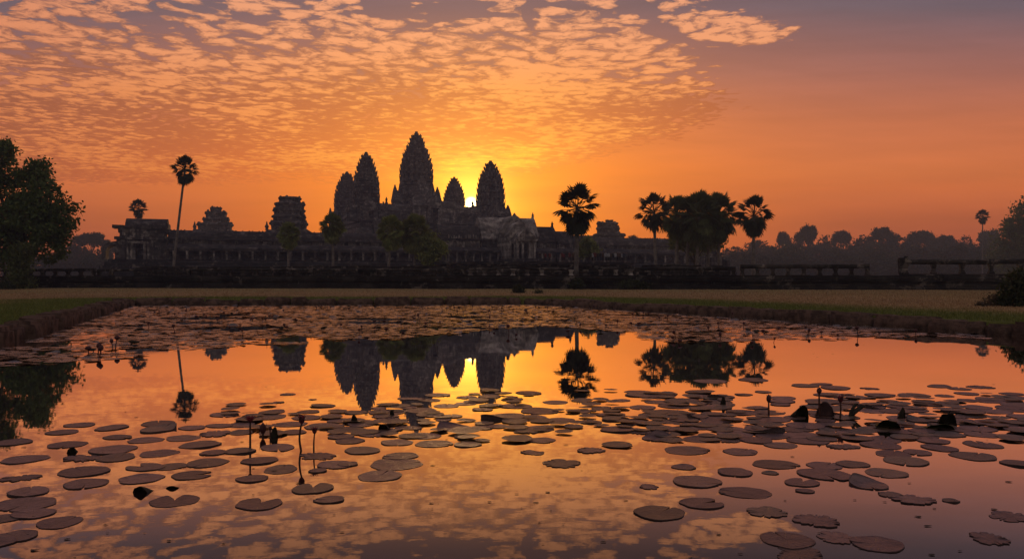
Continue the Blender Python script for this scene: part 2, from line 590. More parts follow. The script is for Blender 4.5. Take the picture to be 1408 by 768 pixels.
def pad_material(name, c1, c2, c3, spec=0.62, rough=0.27, bst=0.8):
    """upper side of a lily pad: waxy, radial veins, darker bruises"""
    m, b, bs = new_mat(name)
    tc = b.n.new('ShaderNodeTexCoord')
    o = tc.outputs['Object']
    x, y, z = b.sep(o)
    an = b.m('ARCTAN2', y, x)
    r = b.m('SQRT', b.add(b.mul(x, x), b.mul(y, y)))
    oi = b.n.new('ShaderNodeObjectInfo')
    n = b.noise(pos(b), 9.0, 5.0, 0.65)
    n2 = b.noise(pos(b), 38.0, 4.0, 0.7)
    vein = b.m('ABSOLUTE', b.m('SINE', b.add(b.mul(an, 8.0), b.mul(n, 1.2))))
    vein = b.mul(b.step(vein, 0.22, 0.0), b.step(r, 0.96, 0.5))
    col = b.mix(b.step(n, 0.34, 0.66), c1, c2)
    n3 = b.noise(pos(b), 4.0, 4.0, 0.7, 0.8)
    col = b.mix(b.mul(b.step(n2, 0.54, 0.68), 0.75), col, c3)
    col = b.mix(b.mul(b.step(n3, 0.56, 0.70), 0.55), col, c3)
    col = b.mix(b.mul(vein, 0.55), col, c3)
    col = b.mix(b.mul(b.step(r, 0.90, 1.0), 0.6), col, c3)  # dark outline: shading of the raised rim, put into the colour
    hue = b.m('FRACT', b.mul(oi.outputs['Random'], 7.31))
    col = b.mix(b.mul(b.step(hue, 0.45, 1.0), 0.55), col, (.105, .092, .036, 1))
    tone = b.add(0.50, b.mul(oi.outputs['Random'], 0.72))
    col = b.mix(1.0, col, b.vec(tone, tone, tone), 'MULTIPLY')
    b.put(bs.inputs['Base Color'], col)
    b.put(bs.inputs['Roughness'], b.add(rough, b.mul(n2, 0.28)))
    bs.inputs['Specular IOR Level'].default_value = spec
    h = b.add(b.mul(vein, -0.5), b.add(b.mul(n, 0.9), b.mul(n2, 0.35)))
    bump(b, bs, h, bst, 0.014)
    return m


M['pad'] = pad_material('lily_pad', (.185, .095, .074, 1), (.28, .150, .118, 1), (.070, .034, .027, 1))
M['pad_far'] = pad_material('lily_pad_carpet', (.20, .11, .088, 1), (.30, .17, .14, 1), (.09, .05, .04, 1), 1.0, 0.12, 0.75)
M['pad_edge'] = plain('lily_pad_rim', (.030, .015, .013, 1), (.050, .024, .020, 1), 30.0, 0.6, 0.1, 0.002)


def water_material():
    """still, murky pond: dark body, mirror that strengthens towards grazing view"""
    m, b, bs = new_mat('pond_water')
    p = pos(b)
    bs.inputs['Base Color'].default_value = (.020, .012, .010, 1)
    bs.inputs['Roughness'].default_value = 0.6
    bs.inputs['Specular IOR Level'].default_value = 0.0
    x, y, z = b.sep(p)
    w1 = b.noise(b.vec(b.mul(x, 0.55), y, 0.0), 1.6, 3.0, 0.5)
    w2 = b.noise(b.vec(b.mul(x, 0.6), y, 4.0), 9.0, 3.0, 0.55)
    calm = b.noise(b.vec(b.mul(x, 0.10), b.mul(y, 0.22), 1.0), 1.0, 2.0, 0.5)
    h = b.mul(b.add(b.mul(w1, 0.7), b.mul(w2, 0.10)), b.step(calm, 0.35, 0.65, 0.5, 1.3))
    bump(b, bs, h, 0.10, 0.009)
    gl = b.n.new('ShaderNodeBsdfGlossy')
    gl.inputs['Roughness'].default_value = 0.004
    gl.inputs['Color'].default_value = (1.0, .97, .95, 1)
    b.l.new(bs.inputs['Normal'].links[0].from_socket, gl.inputs['Normal'])
    lw = b.n.new('ShaderNodeLayerWeight')
    lw.inputs['Blend'].default_value = 0.5
    fac = b.step(lw.outputs['Facing'], 0.65, 0.90, 0.15, 0.98)
    mx = b.n.new('ShaderNodeMixShader')
    b.l.new(fac, mx.inputs[0])
    b.l.new(bs.outputs[0], mx.inputs[1])
    b.l.new(gl.outputs[0], mx.inputs[2])
    b.l.new(mx.outputs[0], b.t.nodes['Material Output'].inputs['Surface'])
    return m


M['water'] = water_material()


def lawn_material():
    m, b, bs = new_mat('lawn')
    p = pos(b)
    x, y, z = b.sep(p)
    n = b.noise(p, 0.16, 5.0, 0.65)
    nf = b.noise(b.vec(x, b.mul(y, 0.6), z), 2.2, 6.0, 0.7)
    at = b.n.new('ShaderNodeAttribute')
    at.attribute_name = 'bank'                     # metres from the pond edge
    edge = b.add(at.outputs['Fac'], b.mul(b.sub(n, 0.5), 7.0))
    dry = b.step(edge, 3.5, 9.5)
    green = b.mix(b.step(nf, 0.35, 0.65), (.095, .110, .024, 1), (.165, .170, .040, 1))
    straw = b.mix(b.step(nf, 0.32, 0.68), (.29, .172, .084, 1), (.46, .305, .150, 1))
    patch = b.noise(b.vec(b.mul(x, 0.35), y, z), 0.35, 4.0, 0.6)
    far = b.mix(b.mul(b.step(edge, 14.0, 27.0), 0.65), straw, (.24, .22, .075, 1))
    far = b.mix(b.mul(b.step(patch, 0.50, 0.66), 0.55), far, (.15, .095, .055, 1))
    col = b.mix(b.m('MULTIPLY', dry, b.step(n, 0.25, 0.5, 0.75, 1.0)), green, far)
    b.put(bs.inputs['Base Color'], col)
    bs.inputs['Roughness'].default_value = 0.95
    bs.inputs['Specular IOR Level'].default_value = 0.1
    bump(b, bs, nf, 1.0, 0.12)
    return m


M['lawn'] = lawn_material()


def blade_material():
    m, b, bs = new_mat('grass_blades')
    geo = b.n.new('ShaderNodeNewGeometry')
    at = b.n.new('ShaderNodeAttribute')
    at.attribute_name = 'bank'
    n = b.noise(geo.outputs['Position'], 0.16, 5.0, 0.65)
    edge = b.add(at.outputs['Fac'], b.mul(b.sub(n, 0.5), 7.0))
    dry = b.step(edge, 3.5, 9.5)
    rnd = geo.outputs['Random Per Island']
    green = b.mix(rnd, (.105, .125, .028, 1), (.20, .205, .05, 1))
    straw = b.mix(rnd, (.27, .155, .076, 1), (.48, .315, .16, 1))
    b.put(bs.inputs['Base Color'], b.mix(dry, green, straw))
    bs.inputs['Roughness'].default_value = 0.8
    bs.inputs['Specular IOR Level'].default_value = 0.15
    return m


M['blade'] = blade_material()

# ------------------------------------------------------------------ the pond, its banks and the lawn
POND = [(-5.0, 0.6), (-11.35, 18.3), (-16.5, 32.7), (-21.7, 47.3), (-12.0, 48.3), (-4.0, 49.1), (0.6, 49.4),
        (2.4, 47.6), (7.3, 36.3), (13.35, 22.1), (22.8, 0.6)]


def pond_dist(x, y):
    """distance outside the pond outline (numpy arrays)"""
    x = np.asarray(x, float); y = np.asarray(y, float)
    best = np.full(x.shape, 1e9)
    inside = np.zeros(x.shape, bool)
    n = len(POND)
    for i in range(n):
        (x0, y0), (x1, y1) = POND[i], POND[(i + 1) % n]
        dx, dy = x1 - x0, y1 - y0
        t = np.clip(((x - x0) * dx + (y - y0) * dy) / (dx * dx + dy * dy), 0, 1)
        best = np.minimum(best, np.hypot(x - x0 - t * dx, y - y0 - t * dy))
        cr = (y0 > y) != (y1 > y)
        with np.errstate(divide='ignore', invalid='ignore'):
            xi = x0 + (y - y0) * dx / (dy if dy else 1e-9)
        inside ^= cr & (x < xi)
    return np.where(inside, -best, best)


def ground_z(x, y, d=None):
    d = pond_dist(x, y) if d is None else d
    r = np.clip(d / 34.0, 0, 1)
    z = 0.33 + 0.22 * r * r * (3 - 2 * r)
    return z + 0.02 * np.sin(np.asarray(x) * 0.31 + 1) * np.cos(np.asarray(y) * 0.23) * np.clip(d, 0, 1)


def build_ground():
    cx, cy = 1.0, 26.0
    N = 360
    per = []
    pts = POND
    L = [math.dist(pts[i], pts[(i + 1) % len(pts)]) for i in range(len(pts))]
    tot = sum(L)
    for k in range(N):
        s = tot * k / N
        for i in range(len(pts)):
            if s <= L[i]:
                a, b_ = pts[i], pts[(i + 1) % len(pts)]
                f = s / L[i]
                per.append((a[0] + (b_[0] - a[0]) * f, a[1] + (b_[1] - a[1]) * f))
                break
            s -= L[i]
    per = np.array(per)
    rad = per - np.array([cx, cy])
    ln = np.linalg.norm(rad, axis=1, keepdims=True)
    dirs = rad / ln
    offs = [0.35, 0.6, 1.0, 1.6, 2.4, 3.4, 4.6, 6, 7.6, 9.5, 11.5, 14, 17, 20, 24, 29, 35, 43, 55, 75, 110, 170, 270, 420, 600]
    offs = [0.35] + offs
    V, FQ, bank = [], [], []
    for oi, o in enumerate(offs):
        q = per + dirs * o
        d = pond_dist(q[:, 0], q[:, 1])
        z = ground_z(q[:, 0], q[:, 1], d) if oi else np.full(N, -0.9)
        V.append(np.column_stack([q, z]))
        bank.append(d)
    V = np.concatenate(V); bank = np.concatenate(bank)
    for r in range(len(offs) - 1):
        for k in range(N):
            k2 = (k + 1) % N
            FQ.append((r * N + k, (r + 1) * N + k, (r + 1) * N + k2, r * N + k2))
    o = np_mesh('lawn', V, np.array(FQ), M['lawn'])
    me = o.data
    at = me.attributes.new('bank', 'FLOAT', 'POINT')
    at.data.foreach_set('value', bank.astype(np.float32))
    bm = bmesh.new(); bm.from_mesh(me)
    bmesh.ops.recalc_face_normals(bm, faces=bm.faces)
    if sum(f.normal.z for f in bm.faces) < 0: bmesh.ops.reverse_faces(bm, faces=bm.faces)
    bm.to_mesh(me); bm.free()
    me.polygons.foreach_set('use_smooth', [True] * len(me.polygons))
    tag(o, kind='structure')
    w = MB()
    w.face(*[(p[0] + (p[0] - cx) / math.hypot(p[0] - cx, p[1] - cy) * .3, p[1] + (p[1] - cy) / math.hypot(p[0] - cx, p[1] - cy) * .3, 0.0) for p in reversed(per.tolist())])
    wo = w.build('water', M['water'], fix=False)
    if wo.data.polygons[0].normal.z < 0:
        wo.data.flip_normals()
    tag(wo, kind='structure')
    bd = MB()
    bd.face(*[(cx + (p[0] - cx) * 1.02, cy + (p[1] - cy) * 1.02, -1.2) for p in reversed(per.tolist())])
    bo = bd.build('pond_bed', M['laterite'], fix=False)
    if bo.data.polygons[0].normal.z < 0:
        bo.data.flip_normals()
    tag(bo, kind='structure')


build_ground()


def rock_block(sx, sy, sz, seed, rough=0.05):
    """worn rectangular block with softened, uneven edges"""
    bm = bmesh.new()
    bmesh.ops.create_cube(bm, size=1.0)
    bmesh.ops.scale(bm, vec=(sx, sy, sz), verts=bm.verts)
    bmesh.ops.bevel(bm, geom=list(bm.edges), offset=min(sx, sy, sz) * 0.12, segments=2, affect='EDGES')
    bmesh.ops.subdivide_edges(bm, edges=[e for e in bm.edges if e.calc_length() > 0.3], cuts=3, use_grid_fill=True)
    for v in bm.verts:
        n = mnoise.noise_vector(v.co * 1.6 + Vector((seed * 3.7, seed * 1.3, seed)))
        n2 = mnoise.noise_vector(v.co * 5.0 + Vector((seed * 2.1, seed, 4.0)))
        v.co += n * rough * 1.4 + n2 * rough * 0.5
    me = bpy.data.meshes.new('block')
    bmesh.ops.recalc_face_normals(bm, faces=bm.faces)
    bm.to_mesh(me); bm.free()
    me.polygons.foreach_set('use_smooth', [True] * len(me.polygons))
    me.materials.append(M['laterite'])
    return me


def bank(pts, label, lens, seed, top=0.40):
    """edging of big laterite blocks along the pond"""
    root = empty('stone_edging', (pts[0][0], pts[0][1], 0))
    tag(root, label, 'stone edging')
    r = random.Random(seed)
    i = 0
    for (x0, y0), (x1, y1) in zip(pts[:-1], pts[1:]):
        Ls = math.dist((x0, y0), (x1, y1))
        ux, uy = (x1 - x0) / Ls, (y1 - y0) / Ls
        nx, ny = -uy, ux
        mx, my = (x0 + x1) / 2 + nx * .3, (y0 + y1) / 2 + ny * .3
        if pond_dist(np.array([mx]), np.array([my]))[0] < 0: nx, ny = -nx, -ny
        s = 0.0
        while s < Ls - 0.05:
            ln = min(r.uniform(*lens), Ls - s)
            if Ls - s - ln < 0.4: ln = Ls - s
            w = r.uniform(0.70, 1.05)
            h = top + r.uniform(-0.08, 0.06)
            c = s + ln / 2
            off = w / 2 - 0.08 + r.uniform(-0.10, 0.12)
            me = rock_block(ln - 0.05, w, h + 0.5, seed * 7 + i)
            o = link_mesh('block', me, None, root, (x0 + ux * c + nx * off - pts[0][0], y0 + uy * c + ny * off - pts[0][1], (h - 0.5) / 2), math.atan2(uy, ux) + r.uniform(-.07, .07))
            o.rotation_euler[0] = r.uniform(-.03, .03)
            o.rotation_euler[1] = r.uniform(-.02, .02)
            s += ln
            i += 1


bank([POND[0], POND[1], POND[2], POND[3]], 'rounded laterite block edging along the left bank of the pond', (1.1, 2.3), 3, 0.42)
bank([POND[3], POND[4], POND[5], POND[6]], 'low straight stone edging along the far end of the pond', (1.2, 2.6), 5, 0.40)
bank([POND[6], POND[7], POND[8], POND[9], POND[10]], 'long flat slab edging along the right bank of the pond', (1.3, 2.8), 9, 0.38)


def build_grass():
    n = 210000
    ys = npr.uniform(13, 100, n)
    ys = 13 + (ys - 13) * npr.uniform(0.35, 1, n)
    xs = npr.uniform(-0.72, 0.72, n) * ys
    d = pond_dist(xs, ys)
    wall = 95 - (xs + 58.9) * 22.0 / 104.1
    ok = (d > 0.75) & (ys < wall - 0.4)
    xs, ys, d = xs[ok], ys[ok], d[ok]
    # thin out with patches
    z = ground_z(xs, ys, d)
    n = len(xs)
    hgt = npr.uniform(0.03, 0.085, n) * np.where(d < 6, 1.25, 0.8)
    wd = npr.uniform(0.006, 0.014, n) * (1 + ys / 22)
    a = npr.uniform(0, 2 * PI, n)
    lx, ly = npr.normal(0, 0.03, n), npr.normal(0, 0.03, n)
    dx, dy = np.cos(a) * wd, np.sin(a) * wd
    V = np.empty((n, 3, 3))
    V[:, 0] = np.column_stack([xs - dx, ys - dy, z - .01])
    V[:, 1] = np.column_stack([xs + dx, ys + dy, z - .01])
    V[:, 2] = np.column_stack([xs + lx, ys + ly, z + hgt])
    o = np_mesh('grass', V.reshape(-1, 3), np.arange(3 * n).reshape(n, 3), M['blade'])
    at = o.data.attributes.new('bank', 'FLOAT', 'POINT')
    at.data.foreach_set('value', np.repeat(d, 3).astype(np.float32))
    tag(o, 'short grass, green by the pond bank and straw brown beyond', 'grass', kind='stuff')


build_grass()

# ------------------------------------------------------------------ the temple
PHI = math.atan(0.33)
FO = Vector((-83.5, 200.0))
FUX, FUY = math.cos(PHI), math.sin(PHI)


def fw(s, t, z=0.0):
    """point on the outer gallery: s metres along it, t metres behind its front wall"""
    return (FO.x + s * FUX - t * FUY, FO.y + s * FUY + t * FUX, z)


def s_at(px):
    k = (px - 704.0) / F
    return (200 * k + 83.5) / (FUX - FUY * k)


GABLE = [(1.0, 0.0), (1.12, 0.14), (1.02, 0.24), (0.88, 0.34), (0.74, 0.50), (0.54, 0.70), (0.32, 0.87), (0.12, 0.97), (0.0, 1.10)]


def gable_pts(w, h, cx=0.0, cz=0.0):
    r = [(cx + x * w, cz + z * h) for x, z in GABLE]
    l = [(cx - x * w, cz + z * h) for x, z in reversed(GABLE[:-1])]
    return r + l


def gable(mb, cx, y, cz, w, h, depth=0.7):
    """flame-shaped pediment with a framed, carved middle; faces -y"""
    mb.extrude_y(gable_pts(w, h, cx, cz), y, y + depth)
    mb.extrude_y(gable_pts(w * 0.80, h * 0.78, cx, cz + h * 0.05), y - 0.14, y - 0.003)
    mb.extrude_y(gable_pts(w * 0.50, h * 0.50, cx, cz + h * 0.08), y - 0.26, y - 0.143)


def vault(y0, y1, ze, zr, n=8, lip=0.35):
    """profile (y, z) of a curved stone roof from eave y0 to eave y1 with ridge zr"""
    c = (y0 + y1) / 2
    h = (y1 - y0) / 2
    P = [(y0, ze), (y0, ze + lip)]
    for k in range(1, 2 * n):
        f = -1 + k / n
        zz = ze + lip + (zr - ze - lip) * (1 - abs(f) ** 1.9) ** 0.80
        P.append((c + f * h, zz))
    P += [(y1, ze + lip), (y1, ze)]
    return P


def finial(mb, x, y, z, h, w=0.5):
    mb.box((x, y, z + h * 0.16), (w, w, h * 0.32), 0, 0.8, 0.03)
    mb.box((x, y, z + h * 0.45), (w * 1.25, w * 1.25, h * 0.26), 0, 0.7, 0.03)
    mb.box((x, y, z + h * 0.79), (w * 0.7, w * 0.7, h * 0.42), 0, 0.25, 0.03)


def crest(mb, x0, x1, y, z, step=0.9, h=0.28):
    x = x0
    while x < x1:
        if rng.random() < 0.72:
            mb.box((x, y, z + h * 0.5 - 0.08), (step * 0.55, 0.22, h * rng.uniform(0.6, 1.2)), 0, 0.5, 0.02)
        x += step


def redent(r, z, k=1.0):
    q = [(1.0, .34), (.90, .34), (.90, .56), (.78, .56), (.78, .70), (.70, .78), (.56, .78), (.56, .90), (.34, .90), (.34, 1.0)]
    P = []
    for a in range(4):
        c, s = (1, 0, -1, 0)[a], (0, 1, 0, -1)[a]
        for x, y in q:
            P.append(((x * c - y * s) * r, (x * s + y * c) * r, z))
    return P


# profile of the lotus-bud towers: (height fraction, radius fraction)
BUD = [(0, 1.0), (.10, 1.01), (.22, .995), (.34, .955), (.45, .90), (.55, .80), (.65, .675), (.74, .55), (.82, .415), (.90, .27), (.95, .17), (1.0, .10)]


BUD_SLIM = [(0, 1.0), (.10, 1.01), (.22, .985), (.34, .925), (.45, .84), (.55, .725), (.65, .59), (.74, .465), (.82, .345), (.90, .215), (.95, .14), (1.0, .09)]


def bud(f, slim=False):
    T_ = BUD_SLIM if slim else BUD
    for (a, ra), (c, rc) in zip(T_[:-1], T_[1:]):
        if f <= c:
            return ra + (rc - ra) * (f - a) / (c - a)
    return BUD[-1][1]


def antefix(mb, x, y, z, rz, w, h, lean):
    """upright pointed stone on the edge of a tower tier, leaning slightly outwards"""
    c, s = math.cos(rz), math.sin(rz)
    def pt(a, o, zz): return (x + c * o - s * a, y + s * o + c * a, z + zz)
    d = w * 0.20
    r0 = [pt(-w / 2, -d, 0), pt(w / 2, -d, 0), pt(w / 2, d, 0), pt(-w / 2, d, 0)]
    r1 = [pt(-w * .55, -d * .6 + lean * .5, h * .55), pt(w * .55, -d * .6 + lean * .5, h * .55), pt(w * .55, d * .8 + lean * .5, h * .55), pt(-w * .55, d * .8 + lean * .5, h * .55)]
    r2 = [pt(-w * .10, lean * .8, h), pt(w * .10, lean * .8, h), pt(w * .10, lean * 1.1, h), pt(-w * .10, lean * 1.1, h)]
    mb.loft([r0, r1, r2])


def tower(label, cx, cy, zbody, ztier, ztip, rad, rz, seed, ntier=9, porches=True, porch_scale=1.0, slim=False, group='lotus-bud towers of the temple'):
    rng.seed(seed)
    root = empty('temple_tower', (cx, cy, zbody), rz)
    tag(root, label, 'temple tower', group)
    z0, H = ztier - zbody, ztip - ztier
    hs = [1.0 * (0.915 ** i) for i in range(ntier)]
    tot = sum(hs)
    htop = 0.10 * H
    z = z0
    # body
    b_ = MB()
    R0 = rad * 0.98
    b_.loft([redent(R0 * 1.10, 0), redent(R0 * 1.10, z0 * .10), redent(R0 * 1.02, z0 * .16), redent(R0 * 0.97, z0 * .22), redent(R0 * 0.97, z0 * .80),
             redent(R0 * 1.01, z0 * .84), redent(R0 * 1.05, z0 * .90), redent(R0 * 1.05, z0)])
    b_.build('tower_body', M['stone_tower'], root)
    for i in range(ntier):
        h = hs[i] / tot * (H - htop)
        f0, f1 = (z - z0) / H, (z + h - z0) / H
        ra, rb = rad * bud(f0, slim), rad * bud(f1, slim)
        t = MB()
        wob = rng.uniform(-.012, .012) * rad
        re = (ra * .55 + rb * .45) + wob
        t.loft([redent(ra * .80, z), redent(ra * .82, z + h * .12), redent(ra * .82 if i else ra * .93, z + h * .2), redent(re * .88, z + h * .50),
                redent(re * .97, z + h * .62), redent(re * 1.015, z + h * .70), redent(re * 1.015, z + h * .86), redent(re * .96, z + h)])
        # antefixes round the rim
        n = 20 if i < 6 else 12
        for k in range(n):
            a = 2 * PI * k / n + (0.02 if i % 2 else 0.0)
            # distance of the redented outline in this direction
            ca, sa = abs(math.cos(a)), abs(math.sin(a))
            mx, mn = max(ca, sa), min(ca, sa)
            rr = min(1.0 / mx, 1.30 / (mx + mn) * 1.12) if mn / mx > .34 else 1.0 / mx * 1.0
            rr = min(rr, 1.10)
            if rng.random() < (0.07 if i > 1 else 0.12): continue
            rr2 = re * rr * 0.975
            antefix(t, math.cos(a) * rr2, math.sin(a) * rr2, z + h * .86, a, rad * .19 * (0.55 + .45 * re / rad), h * rng.uniform(.66, .95), rad * .065)
        t.build('tier', M['stone_tower'], root)
        z += h
    fn = MB()
    r = rad * bud((z - z0) / H, slim)
    fn.loft([redent(r * .85, z), redent(r * .95, z + htop * .30), redent(r * .62, z + htop * .36), redent(r * .70, z + htop * .62), redent(r * .45, z + htop * .68), redent(r * .40, z + htop)])
    fn.build('lotus_finial', M['stone_tower'], root)
    if porches:
        for k in range(4):
            p = MB()
            a = k * PI / 2
            W = rad * .52 * porch_scale
            ph = z0 * .55
            y = -rad * 1.42
            ln = rad * .50
            # side walls, lintel, roof and a double pediment
            for sx in (-1, 1):
                p.box((sx * W * .80, y + ln / 2, ph / 2), (W * .34, ln, ph), 0, 1.0, 0.02)
                p.box((sx * W * .50, y - .02, ph * .47), (W * .16, .5, ph * .94), 0, 1.0, 0.02)
            p.box((0, y + ln / 2, ph * 1.05), (W * 2.05, ln * 1.06, ph * .14), 0, 1.0, 0.02)
            p.extrude_y([(q[0], q[1]) for q in vault(-W * .95, W * .95, ph * 1.12, ph * 1.12 + W * 1.1)], y + .3, y + ln * 1.4)
            gable(p, 0, y - .25, ph * 1.09, W * 1.0, W * 1.55, .6)
            gable(p, 0, y + ln * .80, ph * 1.30, W * 1.12, W * 1.85, .7)
            m_ = p.mesh('porch')
            o = link_mesh('porch', m_, M['mixed'] if k == 0 else M['stone_tower'], root, (0, 0, 0), a)
    return root


# ---- outer gallery
def gallery(label, s0, s1, ridge=13.62, group='outer gallery wings of the temple', tier_roof=True):
    L = s1 - s0
    root = empty('gallery_wing', fw(s0, 0), PHI)
    tag(root, label, 'gallery', group)
    p = MB()
    p.extrude_x([(-7.0, .2), (-7.0, 2.2), (-6.4, 2.5), (-6.4, 3.4), (-5.9, 3.7), (-5.9, 4.5), (-5.2, 4.8), (-5.2, 5.6), (-4.2, 5.9), (-4.2, 6.25), (6.5, 6.25), (6.5, .2)], 0, L)
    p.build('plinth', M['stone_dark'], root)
    w = MB()
    w.extrude_x([(0, 6.26), (0, 11.0), (.5, 11.0), (.5, 6.26)], 0.01, L - .01)
    w.extrude_x([(5.0, 6.26), (5.0, 11.0), (5.5, 11.0), (5.5, 6.26)], 0.01, L - .01)
    # false windows with stone balusters in the upper band
    bl = MB()
    x = 1.2
    while x < L - 2.5:
        if rng.random() < .8:
            for q in range(7):
                bl.box((x + q * .30, -.16, 10.62), (.15, .14, .78), 0, 1, .01)
        x += 3.0
    w.build('wall', M['stone'], root)
    bl.build('window_balusters', M['pale'], root)
    r1 = MB()
    P = [(-3.5, 8.72), (-3.5, 9.05)]
    for k in range(1, 7):
        f = k / 6
        P.append((-3.5 + 3.48 * f, 9.05 + 1.2 * math.sin(f * PI / 2)))
    P += [(-.02, 8.72)]
    r1.extrude_x(P, 0, L)
    r1.box((L / 2, -3.2, 8.55), (L - .1, .5, .33))
    r1.build('lower_roof', M['roof'], root)
    r2 = MB()
    r2.extrude_x(vault(-.75, 6.0, 11.01, ridge), 0, L)
    crest(r2, .4, L - .4, 2.62, ridge, 0.8, .25)
    r2.build('roof', M['roof'], root)
    n = int(L / 3.0)
    cm = MB()
    cm.box((0, 0, .12), (.62, .62, .24)); cm.box((0, 0, 1.06), (.46, .46, 1.62)); cm.box((0, 0, 2.0), (.60, .60, .24))
    me = cm.mesh('column')
    me.materials.append(M['mixed'])
    for k in range(min(n, 98)):
        o = link_mesh('column', me, None, root, (1.5 + k * (L - 3) / max(n - 1, 1), -3.2, 6.25))
    return root


rng.seed(5)
sA, sB, sC, sD, sE, sF, sG = s_at(231), s_at(600), s_at(661), 79.0, 95.2, 101.0, 106.5
sEnd = s_at(953)
gallery('long left gallery wing with square columns, right of the ruined corner pavilion', sA, s_at(598))
gallery('low right gallery wing with hazy columns, behind the cluster of sugar palms', sG, sEnd)

# ---- west gate
def gate_hall(mbw, mbr, x0, x1, ze, zr, t0=-.6, t1=7.2, ends=(True, True), col=True):
    mbw.extrude_x([(t0 + .5, 6.26), (t0 + .5, ze), (t1 - .5, ze), (t1 - .5, 6.26)], x0 + .05, x1 - .05)
    mbr.extrude_x(vault(t0, t1, ze + .003, zr), x0, x1)
    c = (t0 + t1) / 2
    for e, x in zip(ends, (x0, x1)):
        if e:
            P = [(y, z) for y, z in gable_pts((t1 - t0) / 2 * 1.02, (zr - ze) * 1.0, c, ze)]
            mbr.extrude_x(P, x - .35, x + .25)
            finial(mbr, x, c, zr + (zr - ze) * .06, 1.3, .55)


def build_gate():
    root = empty('temple_gate', fw(0, 0), PHI)
    tag(root, 'pale gabled west gate with nested pediments and a columned porch, right of the tower trees', 'temple gate')
    pl = MB()
    x0, x1 = s_at(596) + .02, sG - .02
    pl.extrude_x([(-7.2, .2), (-7.2, 2.4), (-6.5, 2.7), (-6.5, 4.4), (-5.6, 4.8), (-5.6, 5.9), (-4.6, 6.0), (-4.6, 6.252), (8, 6.252), (8, .2)], x0, x1)
    pl.extrude_x([(-17.5, .2), (-17.5, 4.0), (-16.8, 4.3), (-16.8, 5.5), (-15.5, 5.9), (-15.5, 6.9), (-4.0, 6.9), (-4.0, .2)], 82.5, 92.5)
    for k in range(7):
        pl.box((87.5, -18.0 - k * .55, (6.9 - k * .9) / 2), (4.2, 1.0, max(6.6 - k * .9, .4)))
    pl.build('plinth', M['stone_dark'], root)
    w = MB(); r = MB(); w2 = MB(); r2 = MB()
    # pale main hall, then lower halls stepping down on the right
    gate_hall(w, r, sD, sE, 12.6, 18.7, -.6, 7.4, (False, True))
    r.extrude_x([(-1.2, 12.3), (-1.2, 12.75), (-.2, 14.6), (.4, 14.6), (.4, 12.3)], sD, 83.6)   # lower half vault of the pale roof
    w3 = MB(); r3 = MB()
    gate_hall(w3, r3, sE + .3, sF, 11.6, 16.4, -.4, 6.8, (False, True))
    gate_hall(w3, r3, sF + .3, sG, 11.2, 15.2, -.2, 6.4, (False, True))
    w3.build('side_wall', M['mixed'], root)
    r3.build('side_roof', M['roof'], root)
    # dark hall on the left with a carved crest
    gate_hall(w2, r2, s_at(603), sD - .3, 12.0, 16.2, -.8, 7.0, (True, False))
    gate_hall(w2, r2, s_at(575), s_at(603) - .4, 11.3, 15.0, -.6, 6.6, (True, False))
    w.build('wall', M['stone'], root)
    r.build('pale_roof', M['pale'], root)
    tag(root.children[-1], 'pale, cleaned stone roof')
    # window bands and pilasters
    for xa, xb in ((s_at(608), sD - .8), (sE + .8, sF - .6), (sF + .8, sG - .6)):
        x = xa
        while x < xb:
            if rng.random() < .85:
                w2.box((x, -.42, 10.3), (.16, .22, 1.5), 0, 1, .01)
            x += .42
        x = xa
        while x < xb:
            w2.box((x, -.5, 10.3), (.42, .5, 2.3), 0, 1, .02)
            x += 3.3
    w2.build('side_wall', M['mixed'], root)
    r2.build('side_roof', M['roof'], root)
    # lower half roofs carried by columns, left and right of the porch
    lr = MB()
    for xa, xb in ((x0 + .1, 83.2), (92.0, x1 - .1)):
        P = [(-4.6, 8.9), (-4.6, 9.2)] + [(-4.6 + 4.1 * k / 5, 9.2 + 1.0 * math.sin(k / 5 * PI / 2)) for k in range(1, 6)] + [(-.5, 8.9)]
        lr.extrude_x(P, xa, xb)
        lr.box(((xa + xb) / 2, -4.3, 8.74), (xb - xa - .1, .5, .31))
    lr.build('lower_roof', M['roof'], root)
    cm = MB()
    cm.box((0, 0, .13), (.66, .66, .26)); cm.box((0, 0, 1.22), (.48, .48, 1.92)); cm.box((0, 0, 2.25), (.62, .62, .14))
    me = cm.mesh('column'); me.materials.append(M['mixed'])
    for xa, xb in ((x0 + .8, 82.6), (92.6, x1 - .8)):
        n = int((xb - xa) / 2.2)
        for k in range(n + 1):
            link_mesh('column', me, None, root, (xa + (xb - xa) * k / n, -4.3, 6.255))
    # carved figures left standing on the eave of the dark hall
    cr = MB()
    x = s_at(616)
    while x < s_at(654):
        if rng.random() < .8:
            h = rng.uniform(.5, 1.25)
            cr.box((x, -.95, 12.55 + h / 2), (rng.uniform(.3, .6), .3, h), rng.uniform(-.2, .2), .55, .06)
        x += rng.uniform(.45, .9)
    cr.build('carved_crest', M['pale'], root)
    # cross gables towards the pond
    g = MB()
    cx = 87.4
    g.extrude_y(vault(cx - 3.7, cx + 3.7, 12.7, 18.9), -3.6, 3.2)
    gable(g, cx, -4.0, 13.6, 3.9, 5.4, .7)
    g.extrude_y(vault(cx - 3.3, cx + 3.3, 11.9, 16.9), -8.2, -4.0)
    gable(g, cx, -8.6, 12.2, 3.7, 4.9, .7)
    for sx in (-1, 1):
        g.box((cx + sx * 2.9, -6.3, 9.3), (.8, 4.8, 6.1), 0, 1, .02)
        g.box((cx + sx * 3.25, -2.0, 9.5), (.8, 3.8, 6.4), 0, 1, .02)
    g.build('pediment', M['pale'], root)
    # front porch
    po = MB()
    po.extrude_y(vault(cx - 2.6, cx + 2.6, 11.35, 14.3), -13.6, -8.7)
